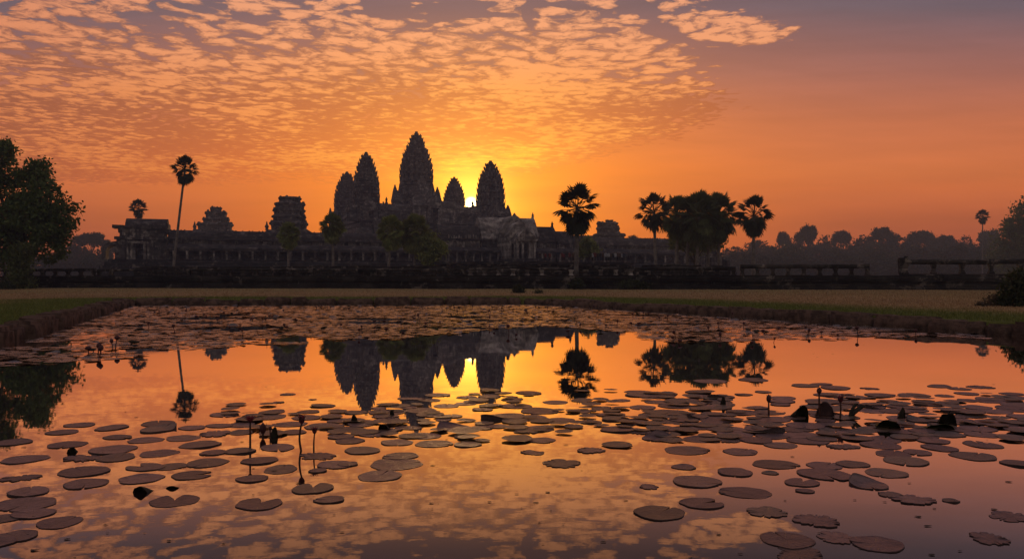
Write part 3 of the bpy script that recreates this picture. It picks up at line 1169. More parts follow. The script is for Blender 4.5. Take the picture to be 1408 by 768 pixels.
    gable(po, cx, -14.0, 11.4, 2.75, 2.9, .6)
    po.box((cx, -13.2, 11.15), (5.3, .8, .4)); po.box((cx - 2.3, -11, 11.15), (.7, 3.5, .4)); po.box((cx + 2.3, -11, 11.15), (.7, 3.5, .4))
    po.build('porch_roof', M['mixed'], root)
    pc = MB()
    pc.box((0, 0, .14), (.74, .74, .28)); pc.box((0, 0, 1.98), (.54, .54, 3.4)); pc.box((0, 0, 3.84), (.72, .72, .30))
    me = pc.mesh('porch_column'); me.materials.append(M['pale'])
    for sx, yy in ((-2.3, -13.3), (2.3, -13.3), (-.95, -13.3), (.95, -13.3), (-2.3, -11.2), (2.3, -11.2)):
        link_mesh('porch_column', me, None, root, (cx + sx, yy, 6.93))
    return root


build_gate()


# ---- ruined corner pavilion at the left and the hazy one at the right end
def pavilion(label, s0, wid, mat, pale, rear, ruin=True):
    root = empty('corner_pavilion', fw(s0, 0), PHI)
    tag(root, label, 'pavilion')
    h = wid / 2
    pl = MB()
    pl.box((0, 2.0, 1.8), (wid + 9.0, 16.0, 3.4), 0, .98)
    pl.box((0, 2.0, 4.1), (wid + 6.6, 13.6, 1.2), 0, .98)
    pl.box((0, 2.0, 5.2), (wid + 4.4, 11.6, 1.0), 0, .99)
    pl.box((0, 2.0, 5.95), (wid + 3.0, 10.2, .62), 0, .99)
    for k in range(6):
        pl.box((-1.0, -4.2 - .6 * k, (6.0 - k * .95) / 2), (3.6, 1.2, 6.0 - k * .95))
    pl.build('plinth', M['stone_dark'], root)
    w = MB()
    # walls as separate piers so that the doorway is a real opening
    zt = 11.0
    w.box((-h * .62, 2.0, (6.26 + zt) / 2), (h * .72, 8.0, zt - 6.26), 0, .98, .03)
    w.box((h * .56, 2.0, (6.26 + zt) / 2), (h * .86, 8.0, zt - 6.26), 0, .98, .03)
    w.box((-.16 * h, 3.6, (6.26 + zt) / 2), (h * .58, 4.5, zt - 6.26), 0, 1)
    w.box((0, 2.0, zt + .35), (wid * 1.04, 8.6, .70), 0, 1.0, .05)
    w.box((0, 2.0, zt + 1.1), (wid * .86, 7.2, .85), 0, 1.0, .05)
    w.box((0, 2.1, zt + 2.0), (wid * .90, 7.6, .95), 0, 1.02, .06)
    for k in range(9):
        w.box((-h + wid * (k + .5) / 9, -2.15, 8.4 if abs(k - 4) > 1 else 10.3), (.34, .34, 4.1 if abs(k - 4) > 1 else .8), 0, 1, .03)
    w.build('wall', mat, root)
    dr = MB()
    for sx in (-1, 1):
        dr.box((-.16 * h + sx * 1.45, -2.35, 8.15), (.55, .5, 3.75), 0, 1, .02)
        dr.box((-.16 * h + sx * 2.25, -2.25, 8.0), (.42, .45, 3.4), 0, 1, .02)
    dr.box((-.16 * h, -2.35, 10.25), (4.6, .55, .45), 0, 1, .02)
    dr.build('door_frame', pale, root)
    up = MB()
    up.box((-h * .10, -1.72, zt + 1.55), (wid * .34, .45, 2.0), 0, .8, .05)
    up.box((h * .12, -2.0, zt + 2.9), (wid * .20, .5, .75), 0, 1, .05)
    up.box((-h * .66, -1.6, zt + 1.7), (1.3, .5, 1.5), .1, .9, .05)
    up.build('worn_patch', pale, root)
    rf = MB()
    rf.extrude_x([(y, z) for y, z in vault(-1.9, 6.0, zt + 2.5, zt + 5.2)], -h * .66, h * .93)
    rf.box((h * .88, 2.0, zt + 3.2), (1.2, 7.4, 1.5), 0, .85, .10)
    rf.box((-h * .92, .5, zt + 3.05), (2.6, 4.5, .75), 0, .95, .08)
    rf.box((-h * .80, .8, zt + 2.2), (1.4, 3.5, 1.1), 0, .9, .08)
    rf.build('roof', M['roof'], root)
    # half-vaulted side porch with an open arch
    pc = MB()
    ex = -h - 3.0
    A = [(ex, 6.27), (ex, 8.6), (ex + .5, 9.6), (ex + 1.5, 10.3), (ex + 3.2, 10.6), (ex + 3.2, 9.9), (ex + 1.9, 9.55), (ex + 1.1, 9.0), (ex + .8, 8.2), (ex + .8, 6.27)]
    pc.extrude_y(A, -1.4, 4.0)
    pc.box((ex + 3.1, 1.0, 8.0), (.6, 5.2, 3.5), 0, 1, .02)
    pc.build('side_arch', mat, root)
    return root


pavilion('ruined corner pavilion with patches of pale stone and a dark doorway, under a small palm', s_at(197), 11.6, M['stone'], M['mixed'], False)
rp = pavilion('far hazy corner pavilion at the right end of the gallery behind palms', s_at(968), 10.0, M['stone'], M['stone'], True)
rp.scale = (-1, 1, .80)

# ---- the five towers and the high terrace under them
RB = math.atan2(23.0, 48.6)
T = {1: (XP(477, 384), 384.0), 2: (XP(503.5, 325), 325.0), 3: (XP(572.5, 365), 365.0), 4: (XP(624.5, 403), 403.0), 5: (XP(674.5, 348), 348.0)}
ZT = 24.4                      # paving of the high terrace
tower('slim rear tower at the far left of the five, half hidden by its taller neighbour', *T[1], ZT, ZP(291, 384), ZP(236, 384), 5.5, RB, 11)
tower('left front tower of the five, with windows in its base, above the green palms', *T[2], ZT, ZP(283, 325), ZP(209, 325), 4.95, RB, 12)
tower('small rear tower just left of the setting sun', *T[4], ZT, ZP(287, 403), ZP(243, 403), 5.0, RB, 14, 8, True, 1.0, True)
tower('right front tower of the five, just right of the sun', *T[5], ZT, ZP(289, 348), ZP(221, 348), 5.7, RB, 15)
tower('tallest central tower, rising above all the other towers', *T[3], ZT, ZP(257, 365), ZP(181, 365), 6.95, RB, 13, 10, True, 1.25, True)


def high_terrace():
    cx = sum(T[k][0] for k in (1, 2, 4, 5)) / 4
    cy = sum(T[k][1] for k in (1, 2, 4, 5)) / 4
    root = empty('terrace_pyramid', (cx, cy, 0), RB)
    tag(root, 'steep stepped stone pyramid carrying the five towers', 'stepped pyramid')
    for i, (h0, h1, za, zb) in enumerate(((40.5, 39.0, 8.0, 14.2), (38.0, 36.6, 14.2, 19.6), (35.6, 34.2, 19.6, ZT))):
        m = MB()
        hh = zb - za
        rings = []
        for f, g in ((0, 0), (.10, 0), (.14, .5), (.45, .7), (.50, .35), (.56, .7), (.86, .9), (.90, .4), (1.0, .4)):
            q = h0 + (h1 - h0) * f - g
            z = za + hh * f
            rings.append([(-q, -q, z), (q, -q, z), (q, q, z), (-q, q, z)])
        m.loft(rings)
        m.build('step', M['stone_tower'], root)
    for x in (-26.5, 0, 26.5):
        st = MB()
        for k in range(20):
            st.box((x, -34.6 - .42 * (19 - k) / 19 * 18, (8 + (ZT - 8) * (k + 1) / 20 + 8) / 2), (5.0 if x else 6.5, 2.2, (ZT - 8) * (k + 1) / 20 - .02))
        st.build('stairway', M['stone_tower'], root)
    return cx, cy


BX, BY = high_terrace()


def upper_gallery(label, a, b_, zr=31.4, wid=5.4, z0=ZT):
    (x0, y0), (x1, y1) = a, b_
    L = math.dist(a, b_)
    rz = math.atan2(y1 - y0, x1 - x0)
    root = empty('upper_gallery', (x0, y0, z0), rz)
    tag(root, label, 'gallery', 'galleries between the towers')
    m = MB()
    h = wid / 2
    ze = (zr - z0) * .56
    m.extrude_x([(-h, .02), (-h, ze), (h, ze), (h, .02)], 5.5, L - 5.5)
    x = 7.0
    while x < L - 7.0:
        for q in range(6):
            m.box((x + q * .34, -h - .10, ze * .55), (.15, .18, ze * .5))
        x += 3.4
    m.build('wall', M['stone_tower'], root)
    r = MB()
    r.extrude_x(vault(-h - .5, h + .5, ze + .003, zr - z0), 5.3, L - 5.3)
    for x in (8.2, L - 8.2):
        P = gable_pts(h * 1.25, (zr - z0 - ze) * 1.25, 0, ze)
        r.extrude_x(P, x - .3, x + .3)
        finial(r, x, 0, zr - z0 + 1.0, 1.7, .7)
    crest(r, 6, L - 6, 0, zr - z0, 1.0, .3)
    r.build('roof', M['stone_tower'], root)
    return root


upper_gallery('high gallery joining the two front towers, below the tallest tower', T[2], T[5], 31.6)
upper_gallery('high gallery joining the two left towers of the five', T[2], T[1], 31.4)
upper_gallery('high gallery below the sun, joining the two right towers', T[5], T[4], 34.2)
upper_gallery('high gallery at the back, joining the two rear towers', T[1], T[4], 33.0)
mid = ((T[2][0] + T[5][0]) / 2, (T[2][1] + T[5][1]) / 2)
midl = ((T[2][0] + T[1][0]) / 2, (T[2][1] + T[1][1]) / 2)
midr = ((T[4][0] + T[5][0]) / 2, (T[4][1] + T[5][1]) / 2)
upper_gallery('roofed passage from the front stair up to the tallest tower', mid, T[3], 34.0)
upper_gallery('roofed passage running left from the tallest tower', midl, T[3], 33.6)
upper_gallery('roofed passage running right from the tallest tower', T[3], midr, 35.0)


def terrace_gate():
    root = empty('terrace_gate', (mid[0], mid[1], ZT), RB)
    tag(root, 'small gateway with pale pediment atop the front stair, below the tallest tower', 'gateway')
    w = MB()
    for sx in (-1, 1):
        w.box((sx * 2.35, -4.0, 2.9), (1.3, 3.0, 5.8), 0, 1, .03)
        w.box((sx * 1.45, -5.6, 2.6), (.5, .6, 5.2), 0, 1, .02)
        w.box((sx * 6.2, -2.4, 3.2), (5.6, 4.4, 6.4), 0, 1, .03)
    w.box((0, -4.0, 6.1), (6.6, 3.4, .6), 0, 1, .03)
    w.build('wall', M['mixed'], root)
    r = MB()
    r.extrude_y(vault(-3.1, 3.1, 6.42, 10.0), -5.2, 4.0)
    gable(r, 0, -5.9, 6.4, 3.2, 4.6, .7)
    gable(r, 0, -1.6, 7.6, 3.9, 6.0, .7)
    r.build('pediment', M['mixed'], root)
    s = MB()
    s.extrude_x(vault(-5.0, .4, 6.42, 9.0), -9.2, -3.3)
    s.extrude_x(vault(-5.0, .4, 6.42, 9.0), 3.3, 9.2)
    s.build('side_roof', M['stone_tower'], root)


terrace_gate()


# ---- second level: lower enclosure, mostly behind the outer gallery
def second_level():
    a, b_ = (XP(397, 285), 285.0), (XP(836, 300), 300.0)
    L = math.dist(a, b_)
    rz = math.atan2(b_[1] - a[1], b_[0] - a[0])
    root = empty('second_gallery', (a[0], a[1], 0), rz)
    tag(root, 'dark second enclosure of the temple, behind the outer gallery roof', 'gallery')
    m = MB()
    m.box((L / 2, 55, 3.9), (L + 10, 122, 7.4))
    m.extrude_x([(-2.5, 7.6), (-2.5, 13.2), (2.5, 13.2), (2.5, 7.6)], 0, L)
    m.box((0, 55, 10.4), (5, 104, 5.6)); m.box((L, 55, 10.4), (5, 104, 5.6))
    m.build('wall', M['stone_tower'], root)
    r = MB()
    r.extrude_x(vault(-3.2, 3.2, 13.203, 17.4), 3.5, L - 3.5)
    r.extrude_y([(q[0], q[1]) for q in vault(-3.2, 3.2, 13.203, 16.8)], 3.6, 106)
    r.extrude_y([(L + q[0], q[1]) for q in vault(-3.2, 3.2, 13.203, 16.8)], 3.6, 106)
    r.build('roof', M['roof'], root)
    return rz


RZ2 = second_level()


def ruin(label, px, D, zb, tiers, rz, seed, mat='stone_tower', pinnacles=()):
    """broken tower: tiers = (bottom y px, top y px, width px, x shift px)"""
    rng.seed(seed)
    root = empty('ruined_tower', (XP(px, D), D, 0), rz)
    tag(root, label, 'ruined tower', 'broken towers of the temple')
    k = D / F
    for (yb, yt, w, sh) in tiers:
        t = MB()
        r = w * k / 2 * 0.97
        za, zt = ZP(yb, D), ZP(yt, D)
        h = zt - za
        def rg(q, z):
            P = redent(q, z)
            return [(x + sh * k + rng.uniform(-.12, .12), y + rng.uniform(-.12, .12), zz) for x, y, zz in P]
        t.loft([rg(r * .90, za - .3), rg(r * .92, za + h * .5), rg(r * 1.0, za + h * .62), rg(r * 1.0, za + h * .86), rg(r * .93, zt)])
        for q in range(14):
            a = rng.uniform(0, 2 * PI)
            if rng.random() < .6:
                t.box((sh * k + math.cos(a) * r * .90, math.sin(a) * r * .90, zt + h * .05), (r * .22, r * .22, h * rng.uniform(.15, .45)), a, .6, .08)
        t.build('tier', M[mat], root)
    b_ = MB()
    w = tiers[0][2] * k / 2
    b_.box((0, 0, (zb + ZP(tiers[0][0], D)) / 2 - .2), (w * 2.1, w * 2.1, ZP(tiers[0][0], D) - zb), 0, .98, .1)
    for (dx, y) in pinnacles:
        finial(b_, dx * k, -w * .9, ZP(316, D) - .5, ZP(y, D) - ZP(316, D) + .5, 1.0)
    b_.build('base', M[mat], root)
    return root


ruin('broken square tower with four crumbling tiers, behind the gallery above the first green palm', 397.5, 285, 7.6,
     [(316, 305, 52, 0), (305, 296, 46, 0), (296, 287.5, 44, 0), (287.5, 279, 42, 1), (279, 271, 31, 1)], RB * .3, 31, 'stone_tower', [(-26, 306), (24, 300)])
ruin('small broken tower with a rounded top stump, behind the gallery right of the leaning palm', 297, 330, 7.6,
     [(316, 307, 48, -1), (307, 300, 36, 0), (300, 291, 29, 0), (291, 285, 16, 0)], RB * .3, 32, 'stone_tower', [(-23, 306), (22, 306)])
ruin('squat hazy tower stump with a ragged top, behind the right gallery between two palms', 836, 300, 7.6,
     [(330, 321, 44, 2), (321, 312, 32, 0), (312, 306, 30, -1), (306, 302.5, 11, 2)], RB * .3, 33, 'stone_tower')

# ------------------------------------------------------------------ the causeway wall along the lawn
WA, WB = Vector((-58.9, 95.0)), Vector((45.2, 73.0))
WR = math.atan2(WB.y - WA.y, WB.x - WA.x)
WUX, WUY = math.cos(WR), math.sin(WR)


def wl(w, t, z=0.0):
    return (WA.x + w * WUX - t * WUY, WA.y + w * WUY + t * WUX, z)


def w_at(px):
    k = (px - 704.0) / F
    return (k * WA.y - WA.x) / (WUX - k * WUY)


def causeway():
    root = empty('stone_causeway', wl(-110, 0), WR)
    tag(root, 'long black retaining wall of the raised causeway beyond the lawn', 'causeway')
    L = 110 + 106.4 + 60
    m = MB()
    for (y, z0, z1) in ((-.62, .1, .78), (-.44, .78, .98), (-.24, .98, 1.34), (-.50, 1.34, 1.52)):
        x = 0.0
        while x < L:
            l = min(rng.uniform(.9, 1.9), L - x)
            j = rng.uniform(-.035, .03)
            m.box((x + l / 2, y + .5 + j, (z0 + z1) / 2), (l - .02, 1.0, z1 - z0 - .012), 0, 1, .012)
            x += l
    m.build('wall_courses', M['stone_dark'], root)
    d = MB()
    x = 0.0
    while x < L:
        l = min(rng.uniform(1.6, 3.0), L - x)
        d.box((x + l / 2, 5.6, 1.70 + rng.uniform(-.03, .03)), (l - .025, 12.4, .36), 0, 1, .015)
        x += l
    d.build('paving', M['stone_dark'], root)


causeway()


def baluster_mesh(h, w, seed):
    r = random.Random(seed)
    m = MB()
    m.loft([[(a * w / 2 * k, c * w / 2 * k, z) for a, c in ((-1, -1), (1, -1), (1, 1), (-1, 1))]
            for z, k in ((0, 1.15), (h * .16, 1.15), (h * .22, .86), (h * .5, .74), (h * .78, .88), (h * .84, 1.12), (h, 1.12))], True)
    for i, v in enumerate(m.v):
        m.v[i] = (v[0] + r.uniform(-.02, .02), v[1] + r.uniform(-.02, .02), v[2] + r.uniform(-.01, .01))
    return m.mesh('baluster')


def balustrade(label, w0, w1, step, h, z0, rail=.36, missing=0.0, mat='stone_rail', t=.35, gaps=0.0, plinth=0.0, seed=1, head=False, post=None):
    rng.seed(seed)
    root = empty('stone_balustrade', wl(w0, t, z0), WR)
    tag(root, label, 'balustrade', 'stone balustrades along the causeway')
    L = w1 - w0
    if plinth:
        p = MB()
        p.box((L / 2, 0, plinth / 2), (L + .5, .9, plinth), 0, 1, .02)
        p.build('plinth', M['stone_dark'], root)
    n = max(2, int(round(L / step)) + 1)
    kinds = [baluster_mesh(h - rail, .40, seed * 10 + i) for i in range(3)]
    for k in kinds: k.materials.append(M[post or mat])
    nn = 0
    for k in range(n):
        if rng.random() < missing or nn >= 98: continue
        nn += 1
        link_mesh('baluster', rng.choice(kinds), None, root, (.2 + (L - .4) * k / (n - 1), 0, plinth + 0.005), rng.uniform(-.1, .1))
    # rail: long rounded stone lengths laid end to end, a little uneven
    x = 0.0
    while x < L - .1:
        l = min(step * rng.choice((1, 2, 2, 3)), L - x)
        if rng.random() >= gaps:
            m = MB()
            rings = []
            seg = max(3, int(l / .5))
            zc = plinth + h - rail / 2 + rng.uniform(-.02, .02)
            tl = rng.uniform(-.012, .012)
            for s in range(seg + 1):
                q = x + .01 + (l - .02) * s / seg
                rr = rail / 2 * rng.uniform(.95, 1.05)
                rings.append([(q, math.cos(a) * rr * 1.15, zc + tl * (s / seg - .5) * l + math.sin(a) * rr) for a in [2 * PI * (i + .5) / 10 for i in range(10)]])
            m.loft(rings, True, True)
            m.build('rail', M[mat], root)
        x += l
    if head:
        f = MB()
        f.loft([[(a * .34 + dx, c * .30, plinth + z) for a, c in ((-1, -1), (1, -1), (1, 1), (-1, 1))] for z, dx in ((0.006, 0), (h * .5, -.02), (h * .95, -.05), (h * 1.12, 0.0))], True)
        f.box((.25, 0, plinth + h * 1.17), (.36, .34, .26), .3, .6, .05)
        f.build('naga_stump', M[mat], root)
    return root


balustrade('low stone balustrade under the big leafy tree at the left', w_at(-80), w_at(128), 1.75, .88, 1.88, .34, .0, seed=2)
balustrade('worn low balustrade in front of the ruined corner pavilion', w_at(131), w_at(430), 1.6, .78, 1.88, .26, .08, gaps=.16, seed=3)
balustrade('crumbling balustrade in front of the green palms', w_at(432), w_at(640), 1.6, .74, 1.88, .26, .1, gaps=.2, seed=4)
balustrade('balustrade of pale stubby posts in front of the columned gate porch', w_at(643), w_at(870), 1.5, .78, 1.88, .22, .05, gaps=.1, seed=5, post='mixed')
balustrade('rough low balustrade in front of the palm cluster', w_at(873), w_at(1012), 1.6, .84, 1.88, .34, .0, gaps=.0, seed=6)
balustrade('open balustrade on square posts, its right end broken off at the gap', w_at(1018), w_at(1197), 1.50, 1.04, 1.88, .40, .0, seed=7)
balustrade('taller open balustrade starting with a stump at the right edge', w_at(1243), w_at(1412) + 14, 2.3, 1.32, 1.88, .46, .0, plinth=.12, seed=8, head=True)

# rubble and loose blocks heaped on the causeway behind the balustrade
def middle_terrace():
    root = empty('stone_terrace', wl(w_at(70), 14.5), WR)
    tag(root, 'mottled middle terrace wall between causeway and temple', 'terrace')
    L = w_at(1015) - w_at(70)
    m = MB()
    for (z0, z1, y) in ((.2, 1.9, -.3), (1.9, 2.35, 0.0), (2.35, 2.80, -.25), (2.80, 3.12, -.05)):
        x = 0.0
        while x < L:
            l = min(rng.uniform(.7, 2.2), L - x)
            if z0 < 2.5 or rng.random() < .86:
                m.box((x + l / 2, y + 4 + rng.uniform(-.08, .08), (z0 + z1) / 2 + (rng.uniform(-.06, .1) if z0 > 2.5 else 0)), (l - .03, 8.0, z1 - z0 - .014), 0, 1, .03)
            x += l
    m.build('wall', M['stone_rail'], root)
    t = MB()
    t.box((L / 2, 5.5, 1.5), (L, 6.5, 2.9))
    t.build('core', M['stone_dark'], root)


rng.seed(41)
middle_terrace()


def cross_terrace():
    D0 = 150.0
    root = empty('columned_terrace', (XP(735, D0), D0, 0), PHI * .35)
    tag(root, 'dark raised terrace on short columns in front of the gate, crowded with visitors', 'terrace')
    W = 36.0
    d = MB()
    d.box((0, 7, 4.55), (W, 14, .34), 0, 1, .02)
    d.box((0, -.15, 4.35), (W + .3, .5, .3))
    d.build('deck', M['stone_dark'], root)
    b_ = MB()
    b_.box((0, 7.6, 2.3), (W - 2, 12.5, 4.1))
    b_.box((0, 6.8, 1.1), (W + 1, 15, 2.2))
    b_.build('base', M['stone_dark'], root)
    c = MB()
    c.loft([[(math.cos(a) * r, math.sin(a) * r, z) for a in [2 * PI * k / 10 for k in range(10)]] for z, r in ((0, .34), (.2, .34), (.26, .25), (1.7, .24), (1.78, .36), (2.0, .36))], True)
    me = c.mesh('column'); me.materials.append(M['mixed'])
    for k in range(20):
        link_mesh('column', me, None, root, (-W / 2 + .6 + (W - 1.2) * k / 19, .45, 2.205))


cross_terrace()

# ------------------------------------------------------------------ trees
def frame_of(d):
    d = d.normalized()
    s = d.cross(Vector((0, 0, 1)))
    if s.length < 1e-3: s = Vector((1, 0, 0))
    s.normalize()
    return d, s, s.cross(d)


def palm_crown(name, seed, up, low, pet, fan, mat, low_len=0.62, spread=130, top_el=88):
    """fan palm head: stalked fans standing up and out, older ones hanging round the trunk"""
    r = random.Random(seed)
    V, Q = [], []

    def fan_leaf(c, d, roll, L, droop):
        d, s, u = frame_of(d)
        s2 = s * math.cos(roll) + u * math.sin(roll)
        nrm = d.cross(s2)
        nb = 17
        for k in range(nb):
            ph = R(-spread + 2 * spread * (k + .5) / nb + r.uniform(-3, 3))
            bd = d * math.cos(ph) + s2 * math.sin(ph)
            ln = L * (0.72 + .28 * math.cos(ph * .5)) * r.uniform(.90, 1.06)
            pr = nrm.cross(bd)
            bend = Vector((0, 0, -1)) * droop * ln
            fold = nrm * (0.10 * L * (1 if k % 2 else -1) * .4 + .12 * L * abs(math.sin(ph)))
            w = L * .125
            a = c
            m1 = c + bd * ln * .52 + pr * w + fold + bend * .25
            m2 = c + bd * ln * .52 - pr * w + fold + bend * .25
            t = c + bd * ln + fold * .6 + bend
            i = len(V)
            V.extend((a, m2, t, m1))
            Q.append((i, i + 1, i + 2, i + 3))

    def stalk(a, b_, w):
        d, s, u = frame_of(b_ - a)
        for q in (s, u):
            i = len(V)
            V.extend((a - q * w, a + q * w, b_ + q * w * .6, b_ - q * w * .6))
            Q.append((i, i + 1, i + 2, i + 3))

    for k in range(up):
        f = (k + .5) / up
        el = R(top_el) - (R(top_el) + R(12)) * f ** 0.9 + r.uniform(-.10, .10)
        az = k * 2.39996 + r.uniform(-.25, .25)
        d = Vector((math.cos(az) * math.cos(el), math.sin(az) * math.cos(el), math.sin(el)))
        pl = pet * r.uniform(.86, 1.08)
        c = d * pl + Vector((0, 0, pet * .10)) + Vector((0, 0, -.10 * pet * (1 - math.sin(el))))
        stalk(Vector((0, 0, 0)), c, pet * .024)
        fan_leaf(c, d + Vector((0, 0, -.25)), r.uniform(-.7, .7), fan * r.uniform(.88, 1.08), .10 + .15 * f)
    for k in range(low):
        f = (k + .5) / low
        el = R(-8) - R(62) * f + r.uniform(-.15, .15)
        az = k * 2.39996 + r.uniform(-.4, .4)
        d = Vector((math.cos(az) * math.cos(el), math.sin(az) * math.cos(el), math.sin(el)))
        pl = pet * low_len * r.uniform(.75, 1.15) * (1 - .35 * f)
        c = d * pl + Vector((0, 0, -pet * .62 * f))
        stalk(Vector((0, 0, -pet * .55 * f)), c, pet * .02)
        fan_leaf(c, d + Vector((0, 0, -.7)), r.uniform(-1.2, 1.2), fan * r.uniform(.72, .95), .35)
    return np.array([tuple(v) for v in V]), np.array(Q)


def trunk_mesh(path, radii, n=9):
    m = MB()
    m.tube(path, radii, n, True)
    return m.mesh('trunk', smooth=True)


PALM_KINDS = {}


def palm(label, px, D, z0, crown_y, kind, base_px=None, scale=1.0, group='sugar palms', rz=0.0):
    """fan palm whose head is centred at pixel height crown_y of the photograph"""
    x = XP(px, D)
    zc = ZP(crown_y, D)
    bx = XP(base_px, D) if base_px is not None else x + rng.uniform(-.2, .2)
    root = empty('sugar_palm', (bx, D, z0))
    tag(root, label, 'palm tree', group)
    lean = x - bx
    h = zc - z0
    path = [(lean * (f ** .9), 0.12 * math.sin(f * 4 + px), h * f) for f in [k / 8 for k in range(9)]]
    rad = [max(.17, .27 - .09 * k / 8) * (1.25 if k == 0 else 1.0) for k in range(9)]
    tm = trunk_mesh(path, rad)
    tm.materials.append(M['palm_bark'])
    link_mesh('trunk', tm, None, root)
    if kind not in PALM_KINDS:
        seed, up, low, pet, fan, mat, ll, sp, te = KIND_PAR[kind]
        V, Q = palm_crown(kind, seed, up, low, pet, fan, mat, ll, sp, te)
        o = np_mesh('crown', V, Q, M[mat], root)
        PALM_KINDS[kind] = o.data
    else:
        o = link_mesh('crown', PALM_KINDS[kind], None, root)
    o.location = (lean, 0, h)
    o.rotation_euler = (rng.uniform(-.06, .06), rng.uniform(-.06, .06), rz)
    o.scale = (scale,) * 3
    return root


#              seed up low pet  fan  material  low_len spread top
KIND_PAR = {
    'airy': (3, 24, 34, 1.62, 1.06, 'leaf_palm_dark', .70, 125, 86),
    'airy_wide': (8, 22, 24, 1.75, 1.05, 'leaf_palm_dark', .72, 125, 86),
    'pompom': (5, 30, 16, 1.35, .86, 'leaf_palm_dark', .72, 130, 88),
    'dense': (6, 42, 54, 1.45, .92, 'leaf_palm_green', .85, 130, 88),
    'shaggy': (9, 36, 56, 1.92, 1.02, 'leaf_palm', .95, 130, 88),
}
rng.seed(77)
palm('tall thin leaning palm with a round head, rising high above the left gallery', 254, 150, 1.6, 234, 'pompom', 236, 1.32, rz=.4)
palm('small palm whose head shows above the roof of the ruined corner pavilion', 190, 232, 2.0, 287, 'pompom', 189, 1.32, rz=1.9)
palm('short green palm standing before the left gallery, under the square broken tower', 397, 150, 1.9, 323, 'dense', 396, 1.08, rz=.9)
palm('green round-headed palm before the gallery, just left of the five towers', 457.5, 150, 1.9, 313, 'dense', 458, 1.20, rz=2.2)
palm('green shaggy palm, left one of the clump below the tallest tower', 538, 148, 1.9, 319, 'dense', 533, 1.36, rz=3.4)
palm('broad green palm in the middle of the clump below the tallest tower', 570, 150, 1.9, 320, 'dense', 570, 1.55, rz=.2)
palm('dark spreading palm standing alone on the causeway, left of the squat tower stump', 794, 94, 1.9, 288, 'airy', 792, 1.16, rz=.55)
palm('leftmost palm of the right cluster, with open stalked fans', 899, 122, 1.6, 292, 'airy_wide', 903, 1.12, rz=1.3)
palm('crowded palm with a thin trunk, second from the left in the right cluster', 931, 128, 1.6, 297, 'shaggy', 931, 1.18, rz=2.0)
palm('big shaggy palm in the thick middle of the right cluster', 961, 124, 1.6, 298, 'shaggy', 958, 1.38, rz=4.0)
palm('shaggy palm at the right edge of the thick cluster, touching its neighbour', 987, 126, 1.6, 297, 'shaggy', 990, 1.30, rz=5.1)
palm('palm deep inside the right cluster, nearly hidden by the shaggy heads', 946, 132, 1.6, 300, 'shaggy', 945, 1.22, rz=.8)
palm('palm with a low drooping head inside the right cluster', 975, 130, 1.6, 302, 'shaggy', 973, 1.25, rz=2.9)
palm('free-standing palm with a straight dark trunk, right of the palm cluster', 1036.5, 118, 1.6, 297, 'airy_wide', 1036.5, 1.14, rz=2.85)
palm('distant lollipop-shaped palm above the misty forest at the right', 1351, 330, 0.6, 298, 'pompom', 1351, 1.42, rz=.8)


def crown_cloud(lobes, n, leaf, seed, cl=0.55, per=26, shell=0.55, flat=1.0):
    """leaf blades gathered in clusters over the shells of several lobes; lobes = (x, y, z, r[, rz])"""
    g = np.random.default_rng(seed)
    vol = np.array([l[3] ** 2 for l in lobes])
    pick = g.choice(len(lobes), size=max(1, n // per), p=vol / vol.sum())
    cen = []
    for i in pick:
        l = lobes[i]
        d = g.normal(size=3); d /= np.linalg.norm(d)
        rr = l[3] * (shell + (1 - shell) * g.random() ** .6) * g.uniform(.9, 1.08)
        cen.append((l[0] + d[0] * rr, l[1] + d[1] * rr, l[2] + d[2] * rr * (l[4] if len(l) > 4 else flat)))
    cen = np.array(cen)
    k = np.repeat(np.arange(len(cen)), per)
    P = cen[k] + g.normal(size=(len(k), 3)) * cl * np.array([1, 1, .75])
    a = g.normal(size=(len(k), 3)); a /= np.linalg.norm(a, axis=1, keepdims=True)
    b_ = np.cross(a, g.normal(size=(len(k), 3))); b_ /= np.linalg.norm(b_, axis=1, keepdims=True)
    s = leaf * g.uniform(.6, 1.3, size=(len(k), 1))
    V = np.empty((len(k), 4, 3))
    V[:, 0] = P - a * s
    V[:, 1] = P - b_ * s * .45
    V[:, 2] = P + a * s
    V[:, 3] = P + b_ * s * .45
    return V.reshape(-1, 3), np.arange(4 * len(k)).reshape(-1, 4)


def limbs(base_r, h, lobes, seed, n=8, fork=.45):
    r = random.Random(seed)
    m = MB()
    top = Vector((0, 0, h * fork))
    m.tube([(0, 0, -.3), (.05 * h * r.uniform(-.3, .3), 0, h * fork * .5), top], [base_r * 1.25, base_r * .9, base_r * .75], 9)
    for l in sorted(lobes, key=lambda q: -q[3])[:n]:
        e = Vector(l[:3])
        mdl = top.lerp(e, .5) + Vector((r.uniform(-.1, .1), r.uniform(-.1, .1), r.uniform(0, .12))) * h * .5
        m.tube([top - Vector((0, 0, h * .06)), mdl, e], [base_r * .5, base_r * .3, base_r * .10], 6)
    return m.mesh('trunk', smooth=True)


def lobes_px(lst, px0, D, z0, seed, depth=.6):
    r = random.Random(seed)
    k = D / F
    out = []
    for (px, py, rp) in lst:
        out.append(((px - px0) * k, r.uniform(-1, 1) * rp * k * depth, ZP(py, D) - z0, rp * k))
    return out


